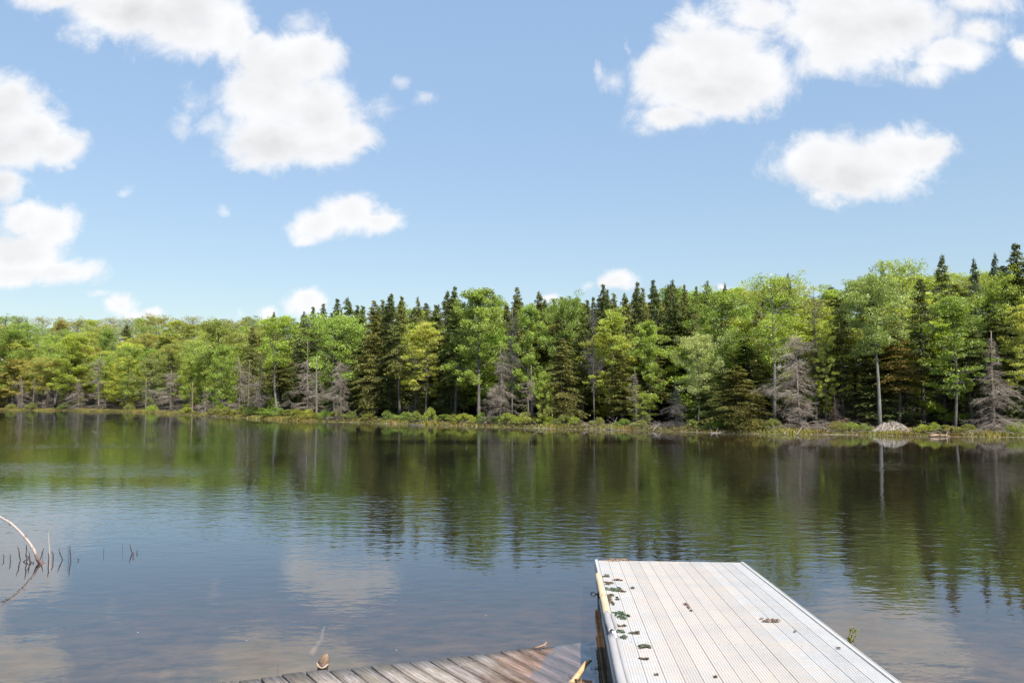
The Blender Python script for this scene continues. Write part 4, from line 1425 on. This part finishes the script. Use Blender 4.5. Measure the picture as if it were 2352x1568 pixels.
if np.dot(gdir, (A_ - B_)[:2]) < 0: gdir = -gdir
slp = A_[2] / np.dot(gdir, (A_ - B_)[:2])
nn = Vector((-slp * gdir[0], -slp * gdir[1], 1)).normalized()
ex = Vector(tuple(vec)).normalized()
ey = nn.cross(ex).normalized()
Rm = Matrix((ex, ey, nn)).transposed()
deck.rotation_euler = Rm.to_euler()
inv = Rm.transposed()
P1 = inv @ (Vector(tuple(on(*K(2352, 2547), -.015))) - Vector(tuple(A_)))
P2 = inv @ (Vector(tuple(on(*K(2376, 2690), -.025))) - Vector(tuple(A_)))
cutk = (P1.y - P2.y) / (P1.x - P2.x)


def yend(x):
    return max(-3.0, min(-.01, P1.y + (x - P1.x) * cutk))


mb = MB()
xx = -1.6
total = P1.x - .02
ang = math.radians(10)
while xx < total:
    wdt_ = .205 + random.uniform(-.02, .02)
    e = random.uniform(-.02, .035)
    dz = random.uniform(-.006, .006)
    tl = random.uniform(0, 1)
    x2 = min(xx + wdt_ - .024, total)
    # planks run back from the edge, slightly skewed, subdivided for a waney edge
    n_ = 10
    tops = []
    vv = []
    for i in range(n_):
        fi = i / (n_ - 1)
        ofs = 0
        wv = random.uniform(-.003, .003)
        for (xq, zq) in ((xx + .004 + wv, -.035), (xx + wv, 0), (x2 + wv, 0), (x2 - .004 + wv, -.035)):
            kk = math.tan(ang)
            ye = max(-3.0, (P1.y + (xq - P1.x) * cutk) / (1 + kk * cutk)) if xq > .5 else -3.0
            yy = e + (min(ye, e - .02) - e) * fi
            vv.append((xq - yy * kk, yy, zq + dz * .6))
    q = []
    for i in range(n_ - 1):
        for j in range(4):
            k = (j + 1) % 4
            q.append((i * 4 + j, (i + 1) * 4 + j, (i + 1) * 4 + k, i * 4 + k))
    q.append((0, 1, 2, 3))
    mb.add(vv, q, tl)
    xx += wdt_
me = mb.mesh('planking', [m_wood])
link('planking', me, deck)
mb = MB()
mb.box(-1.5, total - .35, -.22, -.17, -.19, -.045)
mb.box(-1.5, total - 1.6, -1.9, -1.85, -.19, -.045)
link('joist', mb.mesh('joist', [m_wood]), deck)
mb = MB()
for k in range(60):
    cx = random.uniform(-1.0, Lk); cy = random.choice([-.2, -.21, -.19, -.6, -1.2]) + random.uniform(-.02, .02)
    th = np.arange(6) * math.pi / 3
    mb.add([(cx + .006 * math.cos(a), cy + .006 * math.sin(a), .007) for a in th], [(0, 1, 2, 3), (0, 3, 4, 5)])
link('nails', mb.mesh('nails', [M_IRON]), deck)

# ------------------------------------------------------------------ sticks, reeds and branches near the camera
M_BIRCH = simple_mat('birch_bark', (.40, .32, .28), (.22, .10, .08), 9, (1, 1, 1), .75, lo=.55, hi=.66)
M_BROWN = simple_mat('wet_brown_wood', (.07, .04, .035), (.16, .09, .07), 14, rough=.6)
M_PEEL = simple_mat('peeled_wood', (.52, .36, .18), (.42, .24, .11), 8, rough=.55, lo=.5, hi=.72)
M_REED = simple_mat('dead_reed', (.045, .028, .03), (.09, .06, .055), 14, rough=.7)
# birch branch rising out of the water at the left edge
Yb = on(*K(168, 2252))[1]
pts = [at(*K(a, b), Yb + dy) for a, b, dy in [(172, 2256, 0), (150, 2238, 0), (138, 2200, .0), (126, 2180, .02), (100, 2150, .05), (75, 2120, .08), (45, 2092, .12), (18, 2075, .16), (-10, 2062, .2), (-60, 2040, .3)]]
birch = thing('birch_branch', 'curved white birch branch rising from the water at the left edge', 'branch', tuple(pts[0]))
mb = MB()
P0 = np.array(pts) - pts[0]
P0[2:-1] += np.random.default_rng(2).normal(size=(len(P0) - 3, 3)) * .012
mb.tube(P0[1:], np.linspace(.021, .015, len(P0) - 1) * np.array([1, 1.06, .93, 1.08, .95, 1.05, .96, 1, 1]), 9)
link('bark', mb.mesh('bark', [M_BIRCH], True), birch)
mb = MB()
mb.tube([P0[0] + (.03, 0, -.05), P0[0], (P0[0] + P0[1]) / 2, P0[1] + (-.004, 0, .01)], [.02, .033, .03, .029], 8)
for (a, b) in (((-.06, 0, .02), (-.20, .03, -.04)), ((-.02, 0, .03), (-.10, -.05, .09)), ((-.05, 0, .01), (-.14, .1, -.02))):
    mb.tube([np.array(a), (np.array(a) + b) / 2 + (0, 0, .01), np.array(b)], [.011, .008, .004], 5)
link('broken_stub', mb.mesh('broken_stub', [M_BROWN], True), birch)
mb = MB()
for (i, dx, dz) in ((2, -.035, .05), (4, .02, .045), (6, -.02, -.045), (7, .03, .04)):
    mb.tube([P0[i], P0[i] + (dx * .6, 0, dz * .6), P0[i] + (dx, 0, dz)], [.008, .006, .004], 5)
link('side_twigs', mb.mesh('side_twigs', [M_BROWN], True), birch)

# reeds: base x,y (4096 px, waterline) and top
REEDS = [(14, 2238, 12, 2215), (42, 2246, 40, 2213), (82, 2240, 70, 2180), (106, 2245, 105, 2176), (120, 2248, 115, 2204), (126, 2250, 108, 2216), (160, 2238, 174, 2190), (171, 2244, 174, 2192),
         (194, 2258, 196, 2208), (212, 2240, 208, 2202), (250, 2238, 234, 2190), (283, 2240, 279, 2178), (276, 2236, 271, 2185), (314, 2242, 312, 2233), (134, 2251, 133, 2245),
         (491, 2206, 489, 2172), (530, 2212, 518, 2175), (533, 2224, 534, 2206), (547, 2214, 549, 2198), (415, 2215, 416, 2186), (92, 2246, 118, 2232)]
wordx = ['leftmost', 'second from the left edge', 'tallest dark', 'dark', 'bent', 'short slanted']
rl = ['leftmost cut reed stub at the left edge', 'second short reed from the left edge', 'tall dark reed left of the birch stub', 'reed crossing behind the birch branch', 'bent reed just left of the birch stub',
      'leaning reed beside the bent one, left of the birch stub', 'slanting reed right behind the birch stub', 'hair-thin reed right of the birch stub', 'reed at the foot of the pale wispy stalk', 'reed with a snapped side leaf, right of the pale stalk',
      'kinked reed between the snapped one and the upright pair', 'taller upright reed right of the kinked one', 'thin reed pressed against the taller upright one', 'tiny reed tip right of the main reed bed', 'stub barely above water beside the birch stub',
      'hair-thin lone reed left of the small far trio', 'bent reed, tallest of the small trio right of the bed', 'shortest reed of the small trio', 'rightmost reed of the small trio', 'very faint thin reed standing alone in open water', 'reed leaf lying across the reeds left of the birch']
for (a, lab) in zip(REEDS, rl):
    b0_ = on(*K(a[0], a[1]))
    tp_ = at(*K(a[2], a[3]), b0_[1] + random.uniform(-.03, .03))
    rg_ = np.random.default_rng(a[0])
    r0 = .0085 if ('thin' not in lab and 'faint' not in lab) else .003
    P = curve((0, 0, -.25), tp_ - b0_, 7, .03, rg_)
    P[0] = (0, 0, -.25)
    P[1:] = np.array([(tp_ - b0_) * f + np.sin(f * 3.1) * rg_.normal(size=3) * .006 for f in np.linspace(0, 1, 6)])
    mb = MB(); mb.tube(P, [r0] * 5 + [r0 * .8, r0 * .35], 5)
    tag(link('reed', mb.mesh('reed', [M_REED], True), None, None, tuple(b0_)), lab, 'reed', 'dead reeds standing in the water at the left')
# pale wispy stalk
b0_ = on(*K(200, 2235))
mb = MB()
pl = [np.array((0, 0, -.2))] + [at(*K(x_, y_), b0_[1]) - b0_ for x_, y_ in [(200, 2235), (198, 2200), (195, 2160), (194, 2135), (200, 2118), (214, 2104)]]
mb.tube(pl, [.004, .004, .004, .0035, .003, .0025, .0015], 5)
tag(link('grass_stalk', mb.mesh('grass_stalk', [simple_mat('straw', (.62, .45, .33), (.7, .55, .42), 9)]), None, None, tuple(b0_)), 'pale hooked straw stalk rising above the dark reeds', 'stalk')

# bark-stripped stub in front of the wooden deck
b0_ = on(*K(1292, 2698))
stub = thing('gnawed_stump', 'gnawed orange-brown stump end poking up behind the wooden deck', 'stump', tuple(b0_))
mb = MB()
mb.tube([(-.02, 0, -.22), (-.012, 0, -.02), (0, 0, .09), (.004, 0, .112)], [.052, .052, .05, .047], 12, tint=.5)
link('bark', mb.mesh('bark', [M_BROWN], True), stub)
mb = MB()
mb.tube([(.002, 0, .105), (.006, 0, .118), (.014, 0, .14), (.024, 0, .165), (.034, .004, .195)], [.053, .049, .050, .040, .010], 11, squash=.8)
link('gnawed_tip', mb.mesh('gnawed_tip', [simple_mat('gnawed_wood', (.27, .18, .11), (.13, .08, .05), 22, (3, 3, .5), .8)], True), stub)
mb = MB()
mb.tube([(-.055, -.02, .115), (-.03, -.05, .092), (0, -.055, .078), (.03, -.05, .09), (.052, -.02, .108)], [.008, .011, .008, .011, .008], 6)
link('pale_rim', mb.mesh('pale_rim', [simple_mat('pale_cut', (.40, .36, .25), (.34, .22, .16), 20)], True), stub)

# forked twig at the deck's far edge
b0_ = on(*K(2145, 2590), .02)
mb = MB()
tw = [at(*K(x_, y_), b0_[1]) - b0_ for x_, y_ in [(2140, 2591), (2165, 2583), (2176, 2578), (2187, 2567)]]
mb.tube(tw, [.012, .010, .009, .006], 6)
mb.tube([tw[2], tw[2] + (.018, 0, -.012)], [.008, .009], 6)
tag(link('forked_twig', mb.mesh('forked_twig', [simple_mat('twig', (.30, .17, .11), (.42, .26, .18), 20)], True), None, None, tuple(b0_)), 'small reddish forked twig stranded at the wet edge of the deck', 'twig')

# peeled orange stick between the deck and the dock
b0_ = on(*K(2300, 2731), -.02)
ps = [np.array(on(*K(2225, 2790), .0)) - b0_] + [at(*K(x_, y_), b0_[1] + dy) - b0_ for x_, y_, dy in [(2262, 2752, .0), (2300, 2716, .02), (2322, 2684, .12), (2343, 2652, .22), (2364, 2640, .27)]]
stick = thing('peeled_stick', 'peeled yellow-orange stick slanting out of the water between deck and dock', 'stick', tuple(b0_))
mb = MB(); mb.tube(ps[1:], [.030, .029, .026, .022, .012], 9)
link('wood', mb.mesh('wood', [M_PEEL], True), stick)
mb = MB(); mb.tube([ps[2] + (-.02, 0, 0), ps[2] + (-.06, 0, .03)], [.012, .003], 6); mb.tube([ps[2] + (.0, -.02, .005), ps[2] + (.02, -.035, .01)], [.012, .009], 7)
link('knot', mb.mesh('knot', [M_BROWN], True), stick)
# wooden block
b0_ = on(*K(2350, 2722), -.03)
mb = MB(); mb.box(-.065, .075, -.5, .0, -.06, .02)
o = bevel(link('wood_block', mb.mesh('wood_block', [simple_mat('orange_board', (.40, .20, .12), (.52, .30, .19), 14, (4, .6, 1), .8)]), None, None, tuple(b0_)), .006)
o.rotation_euler = (0, .02, -.12)
tag(o, 'reddish cut board end just under the surface beside the dock', 'board')

# sunk branches and leaves on the lake bed
def sunk(pl4, r, label, col, z=-.30):
    P = np.array([on(*K(a, b), z) for a, b in pl4])
    m_ = P.mean(0)
    mb = MB(); mb.tube(P - m_, np.linspace(r, r * .5, len(P)), 7)
    tag(link('sunken_branch', mb.mesh('sunken_branch', [col], True), None, None, tuple(m_)), label, 'branch', 'branches lying under the water')


M_SUNK = simple_mat('sunk_wood', (.20, .12, .08), (.13, .085, .06), 6)
M_SUNKD = simple_mat('sunk_dark_wood', (.015, .013, .010), (.03, .025, .02), 6)
sunk([(1245, 2615), (1262, 2590), (1285, 2560), (1290, 2525), (1300, 2505)], .035, 'orange-brown branch lying under water above the gnawed stump', M_SUNK, -.18)
sunk([(150, 2425), (260, 2440), (360, 2448), (480, 2452), (560, 2448)], .02, 'long dark branch under water right of the reeds', M_SUNKD, -.25)
sunk([(150, 2515), (300, 2500), (430, 2480), (560, 2470)], .014, 'thin straight stick under water at the lower left', M_SUNKD, -.25)
sunk([(0, 2560), (40, 2572), (90, 2570)], .02, 'short dark stick under water by the left edge', M_SUNKD, -.25)
b0_ = on(*K(155, 2545), -.25)
mb = MB(); mb.box(-.06, .06, -.16, .16, -.02, .02)
o = link('sunken_board', mb.mesh('sunken_board', [M_SUNKD]), None, None, tuple(b0_)); o.rotation_euler = (0, 0, -.5)
tag(o, 'small dark slab lying under water at the lower left', 'board')

# floating specks
def speck(px, py, r, label, col):
    b = on(*K(px, py), .006)
    mb = MB()
    th = np.arange(6) * math.pi / 3
    mb.add(np.vstack([[(r * math.cos(a), r * .7 * math.sin(a), 0) for a in th], [(r * .8 * math.cos(a), r * .5 * math.sin(a), r * .3) for a in th]]),
           [(i, (i + 1) % 6, 6 + (i + 1) % 6, 6 + i) for i in range(6)] + [(6, 7, 8, 9), (6, 9, 10, 11)])
    tag(link('floating_petal', mb.mesh('floating_petal', [col]), None, None, tuple(b)), label, 'petal', 'pale specks floating on the lake')


MP = simple_mat('petal', (.45, .43, .38), (.5, .47, .42), 5)
speck(551, 2527, .008, 'white petal floating left of the sunken branch', MP)
speck(986, 2560, .007, 'tiny white speck floating above the left end of the deck', MP)
speck(1944, 2460, .008, 'tiny beige speck floating in open water left of the dock', MP)
speck(1586, 2598, .007, 'tiny speck floating just beyond the middle of the deck', MP)

# water weed by the right side of the dock
b0_ = on(*K(3392, 2590))
weed = thing('water_weed', 'sprig of small yellow-green leaves standing in the water right of the dock', 'weed', tuple(b0_))
mb = MB()
stem = [np.array((-.02, 0, -.2))] + [at(*K(x_, y_), b0_[1]) - b0_ for x_, y_ in [(3396, 2585), (3404, 2560), (3408, 2540), (3410, 2520), (3413, 2506)]]
mb.tube(stem, [.004, .004, .004, .003, .003, .002], 5)
link('stem', mb.mesh('stem', [simple_mat('weed_stem', (.2, .2, .06), (.3, .28, .08), 9)]), weed)
mb = MB(); rw_ = np.random.default_rng(4)
for i, k in ((1, 26), (2, 34), (3, 22), (4, 14)):
    mb.leaves(stem[i + 0] + rw_.normal(size=(k, 3)) * np.array([.022, .02, .022]), .03, rw_, up=.4, aspect=.7)
link('leaves', mb.mesh('leaves', [M_LEAF]), weed, (.24, .25, .05))
# a thin stalk near the deck
b0_ = on(*K(1112, 2710))
mb = MB(); mb.tube([(0, 0, -.1), (0, 0, .0), (-.004, 0, .13)], [.002, .002, .001], 4)
tag(link('grass_stalk', mb.mesh('grass_stalk', [M_REED]), None, None, tuple(b0_)), 'single thin green stalk standing behind the left part of the wooden deck', 'stalk')

print('objects', len(bpy.data.objects), 'placed', len(PLACED))

for o in bpy.data.objects:
    if 'label' in o and len(o['label'].split())>16: print('LONG', o.name, o['label'])
